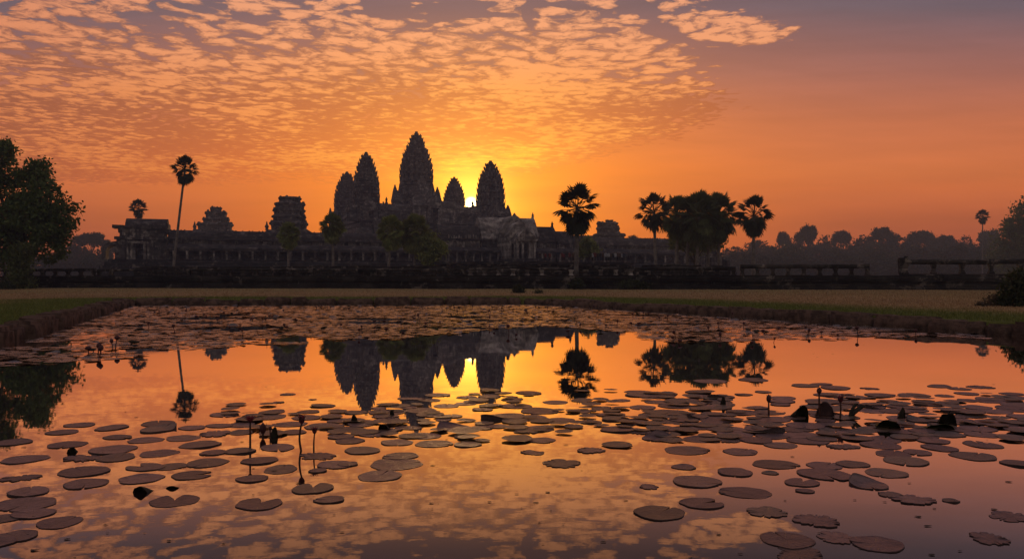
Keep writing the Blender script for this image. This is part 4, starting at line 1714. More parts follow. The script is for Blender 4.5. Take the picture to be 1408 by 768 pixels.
def leafy_tree(name, label, cat, px0, D, z0, lst, n, leaf, mat, seed, cl, group=None, trunk=.4, shell=.55, per=26, fork=.4):
    root = empty(name, (XP(px0, D), D, z0))
    tag(root, label, cat, group)
    lb = lobes_px(lst, px0, D, z0, seed)
    V, Q = crown_cloud(lb, n, leaf, seed, cl, per, shell)
    np_mesh('crown', V, Q, M[mat], root)
    if trunk:
        hm = max(l[2] for l in lb)
        tm = limbs(trunk, hm, lb, seed, 9, fork)
        tm.materials.append(M['bark'])
        link_mesh('trunk', tm, None, root)
    return root


leafy_tree('broadleaf_tree', 'big dark leafy tree filling the left edge above the causeway', 'tree', 22, 88, .55,
           [(-16, 226, 36), (0, 210, 19), (43, 236, 17), (28, 258, 28), (66, 275, 25), (92, 283, 15), (91, 312, 12), (72, 308, 28), (70, 340, 22),
            (30, 305, 38), (28, 345, 24), (-18, 280, 44), (-18, 335, 40), (50, 295, 30), (84, 335, 12), (96, 298, 9), (56, 252, 14), (-40, 240, 40), (-55, 300, 50), (52, 225, 9)],
           30000, .25, 'leaf_dark', 101, .40, None, .55, .62, 30)
leafy_tree('broadleaf_tree', 'tall hazy tree cut off by the right edge, right of the lollipop palm', 'tree', 1412, 285, .55,
           [(1404, 300, 18), (1425, 296, 26), (1386, 318, 14), (1378, 332, 13), (1376, 350, 14), (1400, 335, 24), (1392, 355, 20), (1425, 340, 34), (1440, 300, 26), (1396, 312, 14), (1382, 365, 14)],
           15000, .55, 'leaf_dark', 102, 1.1, None, .9)


# green climber round the foot of the big left tree, bushes on the lawn
def bush(name, label, cat, px0, D, lst, n, leaf, seed, mat='bush', cl=.12, group=None):
    z0 = float(ground_z(np.array([XP(px0, D)]), np.array([D]))[0]) - .02
    root = empty(name, (XP(px0, D), D, z0))
    tag(root, label, cat, group)
    lb = lobes_px(lst, px0, D, z0, seed)
    V, Q = crown_cloud(lb, n, leaf, seed, cl, 14, .35)
    V[:, 2] = np.maximum(V[:, 2], .0)
    np_mesh('foliage', V, Q, M[mat], root)
    tm = MB()
    r = random.Random(seed)
    for k in range(7):
        l = r.choice(lb)
        tm.tube([(r.uniform(-.08, .08), r.uniform(-.08, .08), -.05), (l[0] * .5, l[1] * .5, l[2] * .6), (l[0], l[1], l[2])], [.022, .016, .006], 5)
    tm.build('stems', M['bark'], root)
    return root


bush('climbing_shrub', 'bright green climber wrapped round the foot of the big left tree', 'shrub', 31, 84,
     [(35, 345, 11), (32, 360, 12), (30, 375, 12), (28, 388, 12), (36, 392, 9), (22, 393, 9)], 3600, .17, 201, 'leaf_palm', .30)
bush('grass_clump', 'low weedy clump on the lawn left of the climber', 'shrub', 8, 80, [(6, 394, 7), (14, 395, 6), (-3, 394, 8)], 900, .14, 202, 'bush', .16)
bush('round_bush', 'round dark bush at the foot of the spreading palm', 'bush', 793, 78, [(793, 389, 7), (789, 392, 5), (797, 392, 5)], 1500, .10, 203)
bush('round_bush', 'small dark bush on the lawn edge in front of the gate', 'bush', 713, 66, [(713, 398, 7), (710, 401, 5), (717, 401, 5)], 1200, .08, 204)
bush('weed_tuft', 'tiny low tuft on the lawn right of the small dark bush', 'weed', 740, 64, [(739, 402, 4), (744, 403, 4)], 320, .07, 205)
bush('weed_patch', 'low greenery growing against the wall below the palm cluster', 'weed', 868, 79, [(856, 392, 5), (866, 391, 6), (878, 391, 6), (888, 393, 4)], 900, .11, 206, 'bush', .2)
bush('tangled_bush', 'dark tangled bush on the lawn at the right edge', 'bush', 1398, 34, [(1396, 398, 17), (1410, 390, 20), (1388, 408, 13), (1402, 412, 14), (1420, 400, 20), (1383, 414, 7), (1400, 384, 12)], 3600, .085, 207, 'bush', .13)
bush('dry_shrub', 'low dry shrub spreading left of the tangled bush', 'shrub', 1366, 34.5, [(1368, 414, 8), (1358, 418, 7), (1377, 416, 7), (1350, 421, 4)], 1100, .07, 208, 'frond_dead', .12)
leafy_tree('broadleaf_tree', 'bushy low tree on the right flank of the green palm clump', 'tree', 590, 150, 1.9,
           [(592, 334, 14), (584, 345, 12), (600, 345, 11), (590, 354, 11), (602, 338, 7), (582, 330, 9)], 3800, .34, 'leaf_palm_green', 103, .5, None, .2)
leafy_tree('broadleaf_tree', 'small green tree half hidden behind the spreading palm', 'tree', 810, 170, 2.0,
           [(810, 338, 8), (804, 345, 7), (814, 345, 6), (808, 331, 5)], 1500, .36, 'leaf_palm_green', 104, .5, None, .2)

leafy_tree('broadleaf_tree', 'dark bushy tree filling the gaps low between the palms of the right cluster', 'tree', 955, 136, 1.6,
           [(940, 330, 11), (955, 334, 12), (970, 333, 12), (985, 328, 10), (930, 334, 8), (960, 324, 10), (976, 322, 9)], 4500, .32, 'leaf_palm', 105, .5, None, .25)

# ---- misty forest: each tree on its own
FOREST = [
    # px, top y, width, D, umbrella-shaped crown on a bare trunk
    (1078, 315, 24, 520, 1), (1111, 306, 42, 510, 1), (1157, 310, 32, 520, 1), (1213, 309, 46, 505, 1), (1266, 310, 44, 515, 1), (1302, 317, 36, 520, 1), (1362, 312, 44, 505, 1),
    (1016, 337, 50, 470, 0), (1046, 328, 58, 500, 0), (1094, 328, 50, 495, 0), (1134, 325, 56, 500, 0), (1184, 324, 54, 500, 0), (1238, 323, 58, 490, 0), (1285, 326, 54, 495, 0), (1330, 325, 54, 500, 0), (1385, 328, 54, 480, 0), (1072, 336, 54, 470, 0), (1160, 334, 60, 470, 0), (1215, 332, 60, 460, 0), (1262, 332, 60, 465, 0), (1310, 333, 60, 470, 0), (1355, 333, 60, 460, 0),
    (1006, 346, 46, 430, 0), (1032, 344, 54, 400, 0), (1086, 337, 66, 410, 0), (1150, 342, 64, 420, 0), (1204, 340, 66, 400, 0), (1262, 338, 66, 410, 0), (1316, 334, 64, 400, 0), (1360, 336, 54, 390, 0),
    (1060, 356, 60, 360, 0), (1120, 357, 62, 370, 0), (1180, 356, 64, 350, 0), (1240, 355, 64, 360, 0), (1300, 352, 64, 350, 0), (1350, 352, 50, 340, 0),
    (126, 313, 46, 430, 1), (148, 327, 26, 450, 1), (100, 330, 50, 420, 0), (140, 340, 44, 400, 0), (84, 345, 54, 380, 0), (122, 350, 56, 360, 0), (60, 350, 60, 370, 0), (20, 345, 70, 380, 0),
    (870, 317, 22, 430, 1), (1420, 330, 60, 420, 0), (1440, 345, 60, 360, 0), (152, 352, 30, 370, 0),
    (-40, 338, 66, 390, 0), (-95, 330, 60, 420, 0), (-150, 340, 70, 380, 0), (-215, 334, 66, 410, 0), (-280, 342, 70, 390, 0), (1480, 332, 64, 420, 0), (1545, 338, 66, 400, 0), (1610, 330, 64, 430, 0),
]
FLAB = {0: ('rounded forest tree fading into the mist beyond the causeway', 'rounded trees of the misty forest'),
        1: ('tall forest tree with a broad open crown standing out above the misty treetops', 'tall open-crowned trees of the misty forest')}


def forest_kinds():
    K = {0: [], 1: []}
    for i in range(4):
        r = random.Random(300 + i)
        lb = [(0, 0, .62, .30)] + [(math.cos(a) * .30, math.sin(a) * .22, r.uniform(.40, .78), r.uniform(.16, .24)) for a in [k * 2 * PI / 9 for k in range(9)]]
        lb += [(r.uniform(-.3, .3), r.uniform(-.2, .2), r.uniform(.15, .35), .24) for _ in range(7)] + [(0, 0, .82, .18)]
        V, Q = crown_cloud(lb, 6000, .036, 400 + i, .045, 20, .5)
        K[0].append((V, Q, lb))
        r = random.Random(350 + i)
        lb = []
        for k in range(11):
            a = k * 2.4
            q = r.uniform(.05, .40)
            lb.append((math.cos(a) * q, math.sin(a) * q * .8, .95 - q * q * 1.0 - r.uniform(.05, .13), r.uniform(.11, .17), .60))
        V, Q = crown_cloud(lb, 5200, .026, 500 + i, .026, 14, .35)
        K[1].append((V, Q, lb))
    return K


def build_forest():
    K = forest_kinds()
    meshes = {}
    for kind in (0, 1):
        for i, (V, Q, lb) in enumerate(K[kind]):
            o = np_mesh('crown', V, Q, M['leaf_far'])
            tm = limbs(.020 if kind else .03, .9, [(l[0], l[1], l[2], l[3]) for l in lb], 600 + i, 8, .62 if kind else .35)
            tm.materials.append(M['bark'])
            meshes[(kind, i)] = (o.data, tm)
            bpy.data.objects.remove(o)
    rr = random.Random(9)
    for j, (px, ty, w, D, kind) in enumerate(FOREST):
        h = ZP(ty, D) - .55
        wd = w * D / F
        root = empty('forest_tree', (XP(px, D), D, .5), 0)
        tag(root, FLAB[kind][0], 'tree', FLAB[kind][1])
        cm, tm = meshes[(kind, rr.randrange(4))]
        rz = rr.uniform(0, 2 * PI)
        sx = wd / (.98 if kind else 1.02)
        sc = (sx, sx, h * (1.0 if kind else 1.0))
        for nm, me in (('crown', cm), ('trunk', tm)):
            o = link_mesh(nm, me, None, root, (0, 0, 0), rz)
            o.scale = sc


build_forest()

# ------------------------------------------------------------------ morning haze
def haze():
    m = bpy.data.materials.new('haze')
    m.use_nodes = True
    t = m.node_tree
    t.nodes.clear()
    pv = t.nodes.new('ShaderNodeVolumePrincipled')
    pv.inputs['Color'].default_value = (.60, .64, .80, 1)
    pv.inputs['Density'].default_value = 0.00062
    pv.inputs['Anisotropy'].default_value = 0.22
    out = t.nodes.new('ShaderNodeOutputMaterial')
    t.links.new(pv.outputs[0], out.inputs['Volume'])
    b_ = MB()
    b_.box((0, 295, 33.2), (1300, 730, 71.0))
    o = b_.build('haze', m)
    tag(o, 'thin morning haze over the whole place', 'haze', kind='stuff')


haze()


# ------------------------------------------------------------------ visitors on the terrace
def person_mesh(seed, arm_up):
    r = random.Random(seed)
    me = bpy.data.meshes.new('person')
    h = 1.68
    J = {'pelvis': (0, 0, .93), 'waist': (0, 0, 1.08), 'chest': (0, -.01, 1.30), 'neck': (0, -.01, 1.45), 'jaw': (0, -.03, 1.53), 'head': (0, -.02, 1.63)}
    names = ['pelvis', 'waist', 'chest', 'neck', 'jaw', 'head']
    rad = {'pelvis': (.15, .11), 'waist': (.13, .095), 'chest': (.155, .105), 'neck': (.055, .055), 'jaw': (.070, .085), 'head': (.082, .098)}
    E = [('pelvis', 'waist'), ('waist', 'chest'), ('chest', 'neck'), ('neck', 'jaw'), ('jaw', 'head')]
    for s, sx in (('l', 1), ('r', -1)):
        up = arm_up and sx < 0
        J.update({'hip' + s: (.09 * sx, 0, .86), 'knee' + s: (.10 * sx, -.02 * r.random(), .48), 'ankle' + s: (.10 * sx, .02, .09), 'toe' + s: (.11 * sx, -.15, .04),
                  'sh' + s: (.18 * sx, 0, 1.38), 'el' + s: (.25 * sx, -.10 if up else .02, 1.14 if not up else 1.20),
                  'wr' + s: (.23 * sx if not up else .12 * sx, -.06 if not up else -.30, .90 if not up else 1.42), 'ha' + s: (.22 * sx if not up else .09 * sx, -.09 if not up else -.34, .80 if not up else 1.50)})
        rad.update({'hip' + s: (.085, .085), 'knee' + s: (.056, .058), 'ankle' + s: (.040, .044), 'toe' + s: (.036, .026), 'sh' + s: (.058, .058), 'el' + s: (.042, .042), 'wr' + s: (.030, .030), 'ha' + s: (.034, .022)})
        E += [('pelvis', 'hip' + s), ('hip' + s, 'knee' + s), ('knee' + s, 'ankle' + s), ('ankle' + s, 'toe' + s), ('chest', 'sh' + s), ('sh' + s, 'el' + s), ('el' + s, 'wr' + s), ('wr' + s, 'ha' + s)]
    keys = list(J)
    me.from_pydata([J[k] for k in keys], [(keys.index(a), keys.index(b_)) for a, b_ in E], [])
    o = bpy.data.objects.new('person', me)
    C.objects.link(o)
    sk = o.modifiers.new('skin', 'SKIN')
    for v, k in zip(me.skin_vertices[0].data, keys):
        v.radius = rad[k]
        v.use_root = k == 'pelvis'
    sb = o.modifiers.new('sub', 'SUBSURF'); sb.levels = 1; sb.render_levels = 1
    dg = bpy.context.evaluated_depsgraph_get()
    out = bpy.data.meshes.new_from_object(o.evaluated_get(dg))
    bpy.data.objects.remove(o)
    for s in ('skin',): out.materials.clear()
    out.polygons.foreach_set('use_smooth', [True] * len(out.polygons))
    return out


def shell_of(me, z0, z1, off, name, xmax=9.0):
    """clothing: the body surface between two heights, pushed outwards"""
    bm = bmesh.new(); bm.from_mesh(me)
    kill = [f for f in bm.faces if not (z0 <= f.calc_center_median().z <= z1 and abs(f.calc_center_median().x) < xmax)]
    bmesh.ops.delete(bm, geom=kill, context='FACES')
    bm.normal_update()
    for v in bm.verts: v.co += v.normal * off
    out = bpy.data.meshes.new(name)
    bm.to_mesh(out); bm.free()
    out.materials.clear()
    out.polygons.foreach_set('use_smooth', [True] * len(out.polygons))
    return out


def visitors():
    kinds = []
    for i in range(4):
        me = person_mesh(i, i % 2 == 1)
        kinds.append((me, shell_of(me, .80, 1.44, .014, 'shirt'), shell_of(me, .12, .98, .012, 'trousers', .20), shell_of(me, 1.58, 1.9, .014, 'hair')))
        me.materials.append(M['skin'])
    r = random.Random(12)
    cols = ['black', 'navy', 'red', 'white', 'grey', 'brown']
    cloth = {}
    protos = {}
    spots = [(773, 147), (775, 149), (783, 148.5), (788, 147.6), (815, 148), (818, 147.2), (822, 148.8), (826, 147.5), (829, 149), (833, 148.2), (837, 147.4), (840, 149.4), (843, 148), (846, 147.3), (849, 149), (852, 147.8), (855, 148.6), (858, 147.4), (861, 148.9), (750, 148), (756, 147.6)]
    words_ = {'black': 'black', 'navy': 'dark blue', 'red': 'red', 'white': 'white', 'grey': 'grey', 'brown': 'brown'}
    for j, (px, D) in enumerate(spots):
        c = 'red' if px < 776 else ('white' if j % 6 == 4 else r.choice(cols))
        k = r.randrange(4)
        me, sh, tr, hr = kinds[k]
        z = 4.725
        key = (k, c)
        if key not in protos:
            root = link_mesh('person', me, None, None, (XP(px, D), D, z), r.uniform(-.7, .7))
            s2 = sh.copy(); s2.materials.append(M['cloth_' + c])
            link_mesh('shirt', s2, None, root)
            t2 = tr.copy(); t2.materials.append(M['cloth_' + ('black' if c != 'black' else 'navy')])
            link_mesh('trousers', t2, None, root)
            h2 = hr.copy(); h2.materials.append(M['hair'])
            link_mesh('hair', h2, None, root)
            protos[key] = root
        else:
            root = copy_tree(protos[key], (XP(px, D), D, z), r.uniform(-.7, .7))
        sc = r.uniform(.93, 1.06)
        root.scale = (sc,) * 3
        tag(root, 'tiny visitor in a %s shirt standing on the dark columned terrace' % words_[c], 'person', 'visitors on the terrace before the gate in %s' % words_[c])


visitors()

# ------------------------------------------------------------------ lily pads
def wz(py):
    """distance of a point on the water seen at pixel height py"""
    return EYE * F / (py - 384.0)


def pad_geo(seed, notch=.10, open_=.0, ragged=0.0, nseg=52, rings=(.10, .32, .56, .78, .93, 1.0), rim=.010, skirt=True, curl=0.0):
    """unit-radius pad with a slit from rim to stalk, wavy toothed rim slightly turned up"""
    r = random.Random(seed)
    V, Fc = [], []
    a0 = notch + open_
    ph = [r.uniform(0, 2 * PI) for _ in range(6)]
    ks = list(range(nseg + 1))
    kink = r.uniform(0, 2 * PI)
    V.append((0, 0, .012))
    nr = len(rings)
    torn = [1.0] * (nseg + 1)
    if ragged:
        for k in range(nseg + 1):
            f = k / nseg * 2 * PI
            p3 = Vector((math.cos(f) * 1.7 + seed * 3.1, math.sin(f) * 1.7, seed * .7))
            n_ = mnoise.noise(p3) * .34 + mnoise.noise(p3 * 3.1) * .20 + mnoise.noise(p3 * 8.3) * .10
            torn[k] = min(1.0, .96 - ragged * max(0.0, n_ + .02))
        for _ in range(int(2 + ragged * 2)):                  # thin tears running inwards
            k = r.randint(3, nseg - 3)
            torn[k] = r.uniform(.45, .75)
            torn[k + 1] *= .93
    for i, rr in enumerate(rings):
        for k in ks:
            f = k / nseg
            sh = a0 * (.25 + .75 * rr) if open_ else a0 * .5 * rr
            an = sh + (2 * PI - 2 * sh) * f
            rad = 1 + .050 * math.sin(2 * an + ph[0]) + .034 * math.sin(3 * an + ph[1]) + .020 * math.sin(5 * an + ph[5]) + .016 * math.sin(7 * an + ph[2])
            # rounded shoulders beside the slit
            e = min(f, 1 - f)
            if e < .06: rad *= 1 - (.16 if open_ else .05) * ((.06 - e) / .06) ** 2
            if i == nr - 1: rad += .018 * (1 if k % 2 else -1) * r.uniform(.3, 1.1)
            rad *= torn[k] ** (1.0 if rr > .9 else .8 if rr > .7 else .3) if torn[k] < 1 else 1
            z = .010 + .010 * math.sin(5 * an + ph[3]) * rr ** 2 + .008 * math.sin(3 * an + ph[4]) * rr + (rim * 3.2 if i == nr - 1 else rim * 1.0 if i == nr - 2 else 0)
            z += .010 * math.exp(-((math.atan2(math.sin(an - kink), math.cos(an - kink))) / .35) ** 2) * rr * 2
            if curl: z += curl * max(0, math.cos(an - kink)) ** 3 * rr ** 3
            if e < .03: z += .012 * rr
            V.append((math.cos(an) * rr * rad, math.sin(an) * rr * rad, max(z, .002)))
    n1 = nseg + 1
    for k in range(nseg):
        Fc.append((0, 1 + k, 2 + k))
    for i in range(nr - 1):
        for k in range(nseg):
            a, b_ = 1 + i * n1 + k, 1 + (i + 1) * n1 + k
            Fc.append((a, b_, b_ + 1, a + 1))
    top_faces = len(Fc)
    if skirt:
        base = 1 + (nr - 1) * n1
        s = len(V)
        for k in range(n1):
            x, y, z = V[base + k]
            V.append((x * .99, y * .99, -.10))
        for k in range(nseg):
            Fc.append((base + k, s + k, s + k + 1, base + k + 1))
        # lips of the slit
        for side in (0, nseg):
            for i in range(nr - 1):
                a, b_ = 1 + i * n1 + side, 1 + (i + 1) * n1 + side
                j = len(V)
                V.append((V[a][0], V[a][1], -.10)); V.append((V[b_][0], V[b_][1], -.10))
                Fc.append((a, b_, j + 1, j))
    return V, Fc, top_faces


def pad_mesh(seed, **kw):
    V, Fc, nt = pad_geo(seed, **kw)
    me = bpy.data.meshes.new('lily_pad')
    me.from_pydata(V, [], Fc)
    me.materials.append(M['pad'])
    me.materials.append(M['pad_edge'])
    mi = [0 if i < nt else 1 for i in range(len(Fc))]
    me.polygons.foreach_set('material_index', mi)
    me.polygons.foreach_set('use_smooth', [True] * len(Fc))
    me.update()
    return me


PADS = {
    'round': [pad_mesh(700 + i, notch=(.05, .14, .03, .20, .08, .11)[i], curl=(0, 0, .10, 0, .06, 0)[i]) for i in range(6)],
    'heart': [pad_mesh(720 + i, notch=.10, open_=(.26, .34, .22)[i]) for i in range(3)],
    'ragged': [pad_mesh(740 + i, notch=.12, ragged=(.8, 1.3, 1.8, 1.0, 1.5, 2.1)[i], nseg=84) for i in range(6)],
    'curled': [pad_mesh(760 + i, notch=.10, curl=(.22, .30)[i]) for i in range(2)],
}
pad_spots = []          # (x, y, r) of every pad placed, for the fillers
pad_n = 0


def put_pad(px, py, wpx, label, kind='round', face=None, group=None, sq=None):
    """one pad whose middle shows at (px, py) of the photograph and whose width is wpx there"""
    global pad_n
    D = wz(py)
    x = XP(px, D)
    r = wpx * D / F / 2 * .91
    me = PADS[kind][pad_n * 7 % len(PADS[kind])]
    o = link_mesh('lily_pad', me, None, None, (x, D, .001 + (pad_n * 5 % 17) * .00028), rng.uniform(0, 2 * PI) if face is None else face)
    o.scale = (r, r * rng.uniform(.80, 1.02) if sq is None else r * sq, .055 if kind != 'curled' else .14)
    o.rotation_euler[0] = rng.uniform(-.012, .012)
    o.rotation_euler[1] = rng.uniform(-.012, .012)
    tag(o, label, 'lily pad', group)
    pad_spots.append((x, D, r))
    pad_n += 1
    return o


rng.seed(2024)
# --- pads near the camera, each where the photograph shows it
NEAR = [
    (240, 688, 75, 'large heart-shaped lily pad lying alone at lower left, nearest the left cluster', 'heart', 1.9),
    (357, 692, 71, 'heart-shaped lily pad with a wide notch, alone below the red flowers', 'heart', 1.45),
    (430, 671, 69, 'heart-shaped lily pad with deep notch, touching a small dark pad', 'heart', 1.7),
    (453, 687, 45, 'small oval lily pad tucked under the right lobe of a heart-shaped pad', 'round', None),
    (82, 718, 68, 'lily pad with a dark crack, on top of the stacked lower left cluster', 'round', 1.2),
    (35, 693, 82, 'big lily pad at the left edge, upper one of the stacked cluster', 'round', None),
    (46, 706, 60, 'lily pad half covered by the cracked pad in the left cluster', 'round', None),
    (8, 712, 50, 'lily pad cut by the left edge, low in the stacked cluster', 'round', None),
    (22, 737, 66, 'lowest lily pad of the stacked cluster in the lower left corner', 'round', None),
    (-6, 745, 60, 'lily pad almost outside the frame in the lower left corner', 'round', None),
    (40, 676, 63, 'lily pad just above the stacked left cluster, with a dark bud beside it', 'round', None),
    (30, 657, 60, 'ragged-edged lily pad near the left edge with dark spots on it', 'ragged', None),
    (115, 648, 73, 'wide lily pad with a dark crease, right of the ragged left-edge pad', 'round', 2.4),
    (118, 665, 66, 'lily pad overlapping its right neighbour, left one of an overlapping pair', 'round', None),
    (194, 658, 68, 'lily pad lying on its left neighbour, right one of an overlapping pair', 'round', None),
    (265, 653, 64, 'lily pad with a torn notched rim, right of the overlapping pair', 'heart', .4),
    (199, 642, 60, 'lily pad with a cleft, left one of two touching pads in mid left', 'heart', 2.6),
    (236, 641, 46, 'lily pad touching a cleft pad on its left, in mid left', 'round', None),
    (285, 636, 62, 'clean oval lily pad below a long pair of pads, left of the flowers', 'round', None),
    (294, 622, 44, 'lily pad of a long pair, the left one, left of the open flower', 'round', None),
    (330, 620, 46, 'lily pad at the foot of the open red flower', 'round', None),
    (382, 615, 58, 'smooth oval lily pad between the open flower and the bent-stemmed bud', 'round', None),
    (357, 633, 57, 'lily pad below the open flower, with its reflection on the near rim', 'round', None),
    (347, 658, 50, 'lily pad at the left end of a long slanting pair below the flowers', 'round', None),
    (386, 645, 60, 'lily pad at the right end of a long slanting pair below the flowers', 'round', None),
    (436, 627, 60, 'crumpled lily pad under the bent stem of the dark bud', 'ragged', None),
    (461, 639, 52, 'lily pad with a folded dark corner, right of the crumpled pad', 'round', None),
    (437, 647, 27, 'small thin lily pad sliver below the crumpled pad', 'round', None),
    (35, 631, 69, 'long flat lily pad near the left edge, above the ragged pad', 'round', None),
    (112, 630, 58, 'lily pad with a wavy rim, right of the long left-edge pad', 'ragged', None),
    (160, 629, 58, 'lily pad at the left of a touching pair in the left drift', 'round', None),
    (219, 623, 60, 'lily pad with a slit at the right of a touching pair in the left drift', 'round', None),
    (155, 618, 70, 'broad lily pad behind the touching pair in the left drift', 'round', None),
    (551, 627, 54, 'top lily pad of the three overlapping pads in the middle foreground', 'round', None),
    (545, 638, 82, 'largest lily pad of the three overlapping in the middle foreground', 'round', None),
    (522, 654, 73, 'lowest lily pad of the three overlapping in the middle foreground', 'round', None),
    (498, 619, 56, 'oval lily pad behind the three overlapping pads of the middle foreground', 'round', None),
    (478, 638, 34, 'short lily pad just left of the three overlapping pads', 'round', None),
    (732, 622, 39, 'torn dark lily pad alone in the middle, with bitten edges', 'ragged', None),
    (772, 637, 62, 'thin tattered lily pad right of the torn dark pad', 'ragged', None),
    (813, 619, 45, 'tattered lily pad between the thin tattered pad and the withered strip', 'ragged', None),
    (852, 612, 36, 'narrow withered lily pad strip in the right middle', 'ragged', None),
    (892, 669, 32, 'small ragged lily pad alone above the big lower right pad', 'ragged', None),
    (907, 705, 82, 'big lily pad with toothed rim, lower middle right', 'round', .9),
    (966, 692, 68, 'lily pad behind the big toothed one, with a clear slit', 'heart', .3),
    (944, 619, 66, 'clean oval lily pad, first of the row at middle right', 'round', None),
    (940, 642, 38, 'small oval lily pad below the clean oval one', 'round', None),
    (958, 662, 76, 'lily pad with a bruise, left one of a near pair at middle right', 'round', None),
    (1025, 677, 75, 'lily pad with fine veins, right one of a near pair at middle right', 'round', None),
    (1018, 621, 54, 'lily pad with a small bud standing by it, in the right row', 'round', None),
    (1011, 649, 60, 'toothed lily pad right of a small floating bud', 'round', None),
    (1066, 638, 66, 'large lily pad above the clustered trio at right', 'round', None),
    (1059, 650, 26, 'tiny lily pad left of the clustered trio at right', 'round', None),
    (1103, 663, 58, 'heart-shaped lily pad below the clustered trio at right', 'heart', 1.0),
    (1107, 675, 27, 'tiny lily pad below the heart-shaped one at right', 'round', None),
    (1134, 640, 56, 'upper left lily pad of the clustered trio at right', 'round', None),
    (1172, 638, 48, 'upper right lily pad of the clustered trio at right', 'round', None),
    (1134, 652, 77, 'front lily pad of the clustered trio at right', 'round', None),
    (1218, 650, 66, 'oval lily pad touching the clustered trio on its right', 'round', None),
    (1194, 666, 61, 'lily pad with a rolled lower rim, below the oval right one', 'curled', 4.6),
    (1224, 680, 40, 'broken lily pad corner in a slanting chain at right', 'ragged', None),
    (1257, 687, 64, 'wrinkled lily pad at the lower end of a slanting chain at right', 'ragged', None),
    (1307, 688, 26, 'small dark lily pad alone right of the wrinkled one', 'round', None),
    (1055, 704, 64, 'broken dark lily pad, left end of a tattered strip at lower right', 'ragged', None),
    (1124, 716, 72, 'tattered lily pad, right end of a dark strip at lower right', 'ragged', None),
    (1082, 742, 86, 'big faint lily pad at the bottom, left one of a low pair', 'round', None),
    (1150, 739, 60, 'faint lily pad between two big ones at the bottom right', 'ragged', None),
    (1206, 748, 80, 'big faint lily pad with a long crease at the bottom right', 'round', 2.9),
    (1100, 762, 84, 'lily pad cut by the lower frame edge at bottom right', 'ragged', None),
    (1388, 710, 66, 'scrappy lily pad at the right edge', 'ragged', None),
    (1361, 741, 66, 'scrappy lily pad in the lower right corner', 'ragged', None),
    (1246, 634, 66, 'oval lily pad below the stacked pads at right', 'round', None),
    (1228, 624, 54, 'lily pad in the middle of the stacked pads at right', 'round', None),
    (1338, 627, 66, 'smooth oval lily pad alone near the right edge', 'round', None),
    (1399, 637, 48, 'lily pad cut by the right edge, below the smooth oval one', 'round', None),
    (1351, 611, 60, 'lily pad behind the smooth oval one near the right edge', 'round', None),
]
for px, py, w, lab, kd, fc in NEAR:
    put_pad(px, py, w, lab, kd, fc)

# --- pads a little farther off, drifting in loose groups
ZONES = {
    'a': ('small round lily pad in the loose drift below the leaning palm reflection', 'lily pads of the left drift'),
    'b': ('small lily pad in the group behind the red flowers at the left', 'lily pads behind the left flowers'),
    'c': ('small lily pad drifting over the golden reflection of the towers', 'lily pads over the tower reflections'),
    'd': ('lily pad in the crowded drift left of the dark upturned leaves', 'lily pads of the crowded right drift'),
    'e': ('lily pad in the crowded drift around and right of the dark upturned leaves', 'lily pads around the upturned leaves'),
}


def zone(px):
    return 'a' if px < 322 else 'b' if px < 500 else 'c' if px < 800 else 'd' if px < 1080 else 'e'


MIDL = [(110, 584, 44), (85, 594, 47), (152, 588, 50), (93, 611, 58), (20, 608, 54), (160, 601, 43), (199, 605, 54), (219, 582, 57), (219, 590, 58), (252, 602, 50), (275, 611, 64),
        (310, 570, 43), (297, 596, 52), (330, 584, 46), (300, 585, 40), (265, 588, 38), (375, 566, 38), (422, 566, 34), (445, 558, 33), (455, 572, 34), (370, 573, 50), (420, 574, 46), (345, 576, 44),
        (400, 583, 50), (445, 586, 62), (402, 594, 38), (480, 590, 52), (470, 578, 44), (490, 567, 36), (430, 559, 8), (520, 561, 30), (395, 542, 24), (385, 553, 20), (430, 549, 14),
        (481, 606, 46), (512, 597, 44), (590, 570, 44), (540, 578, 60), (500, 582, 56), (470, 600, 40), (545, 608, 52), (597, 610, 54), (644, 611, 42), (625, 588, 56), (584, 599, 54), (684, 586, 36),
        (534, 592, 44), (560, 588, 40), (660, 588, 38), (640, 600, 34), (744, 589, 51), (744, 605, 44), (714, 601, 38), (695, 573, 66), (710, 558, 52), (654, 552, 38), (729, 540, 42), (640, 555, 34),
        (565, 548, 44), (600, 543, 38), (590, 550, 32), (615, 558, 40), (640, 546, 34), (672, 545, 36), (675, 537, 30), (705, 549, 36), (740, 565, 60), (765, 553, 40), (770, 577, 40), (620, 572, 34),
        (665, 563, 30), (690, 540, 26), (610, 577, 26), (530, 572, 40), (560, 560, 26), (813, 580, 40), (852, 590, 60), (905, 602, 52), (880, 593, 44), (870, 580, 44), (840, 570, 44), (800, 565, 46),
        (900, 572, 46), (930, 590, 40), (965, 604, 58), (995, 603, 60), (960, 586, 54), (940, 577, 46), (985, 577, 50), (1000, 590, 60), (1040, 605, 50), (1072, 612, 50), (1110, 606, 60), (1050, 590, 60),
        (1060, 576, 56), (1095, 590, 58), (1020, 567, 50), (985, 560, 50), (930, 558, 50), (885, 560, 44), (1159, 614, 50), (1216, 604, 58), (1210, 612, 60), (1284, 606, 50), (1290, 616, 52), (1344, 589, 60),
        (1370, 581, 65), (1262, 622, 40), (1180, 602, 50), (1150, 596, 56), (1130, 603, 44), (1240, 592, 56), (1300, 597, 52), (1390, 600, 40), (1400, 590, 50), (1320, 572, 52), (1270, 578, 52), (1200, 590, 48),
        (978, 524, 50), (1038, 522, 46), (1105, 530, 42), (1150, 533, 44), (1130, 528, 34), (1195, 534, 28), (1290, 531, 34), (1320, 534, 34), (1350, 532, 40), (1330, 541, 36), (1300, 544, 30), (1360, 548, 40),
        (1395, 546, 36), (1210, 543, 44), (1255, 543, 44), (1225, 552, 44), (1275, 555, 48), (1390, 560, 44), (1345, 560, 44), (1180, 546, 40)]
rng.seed(99)
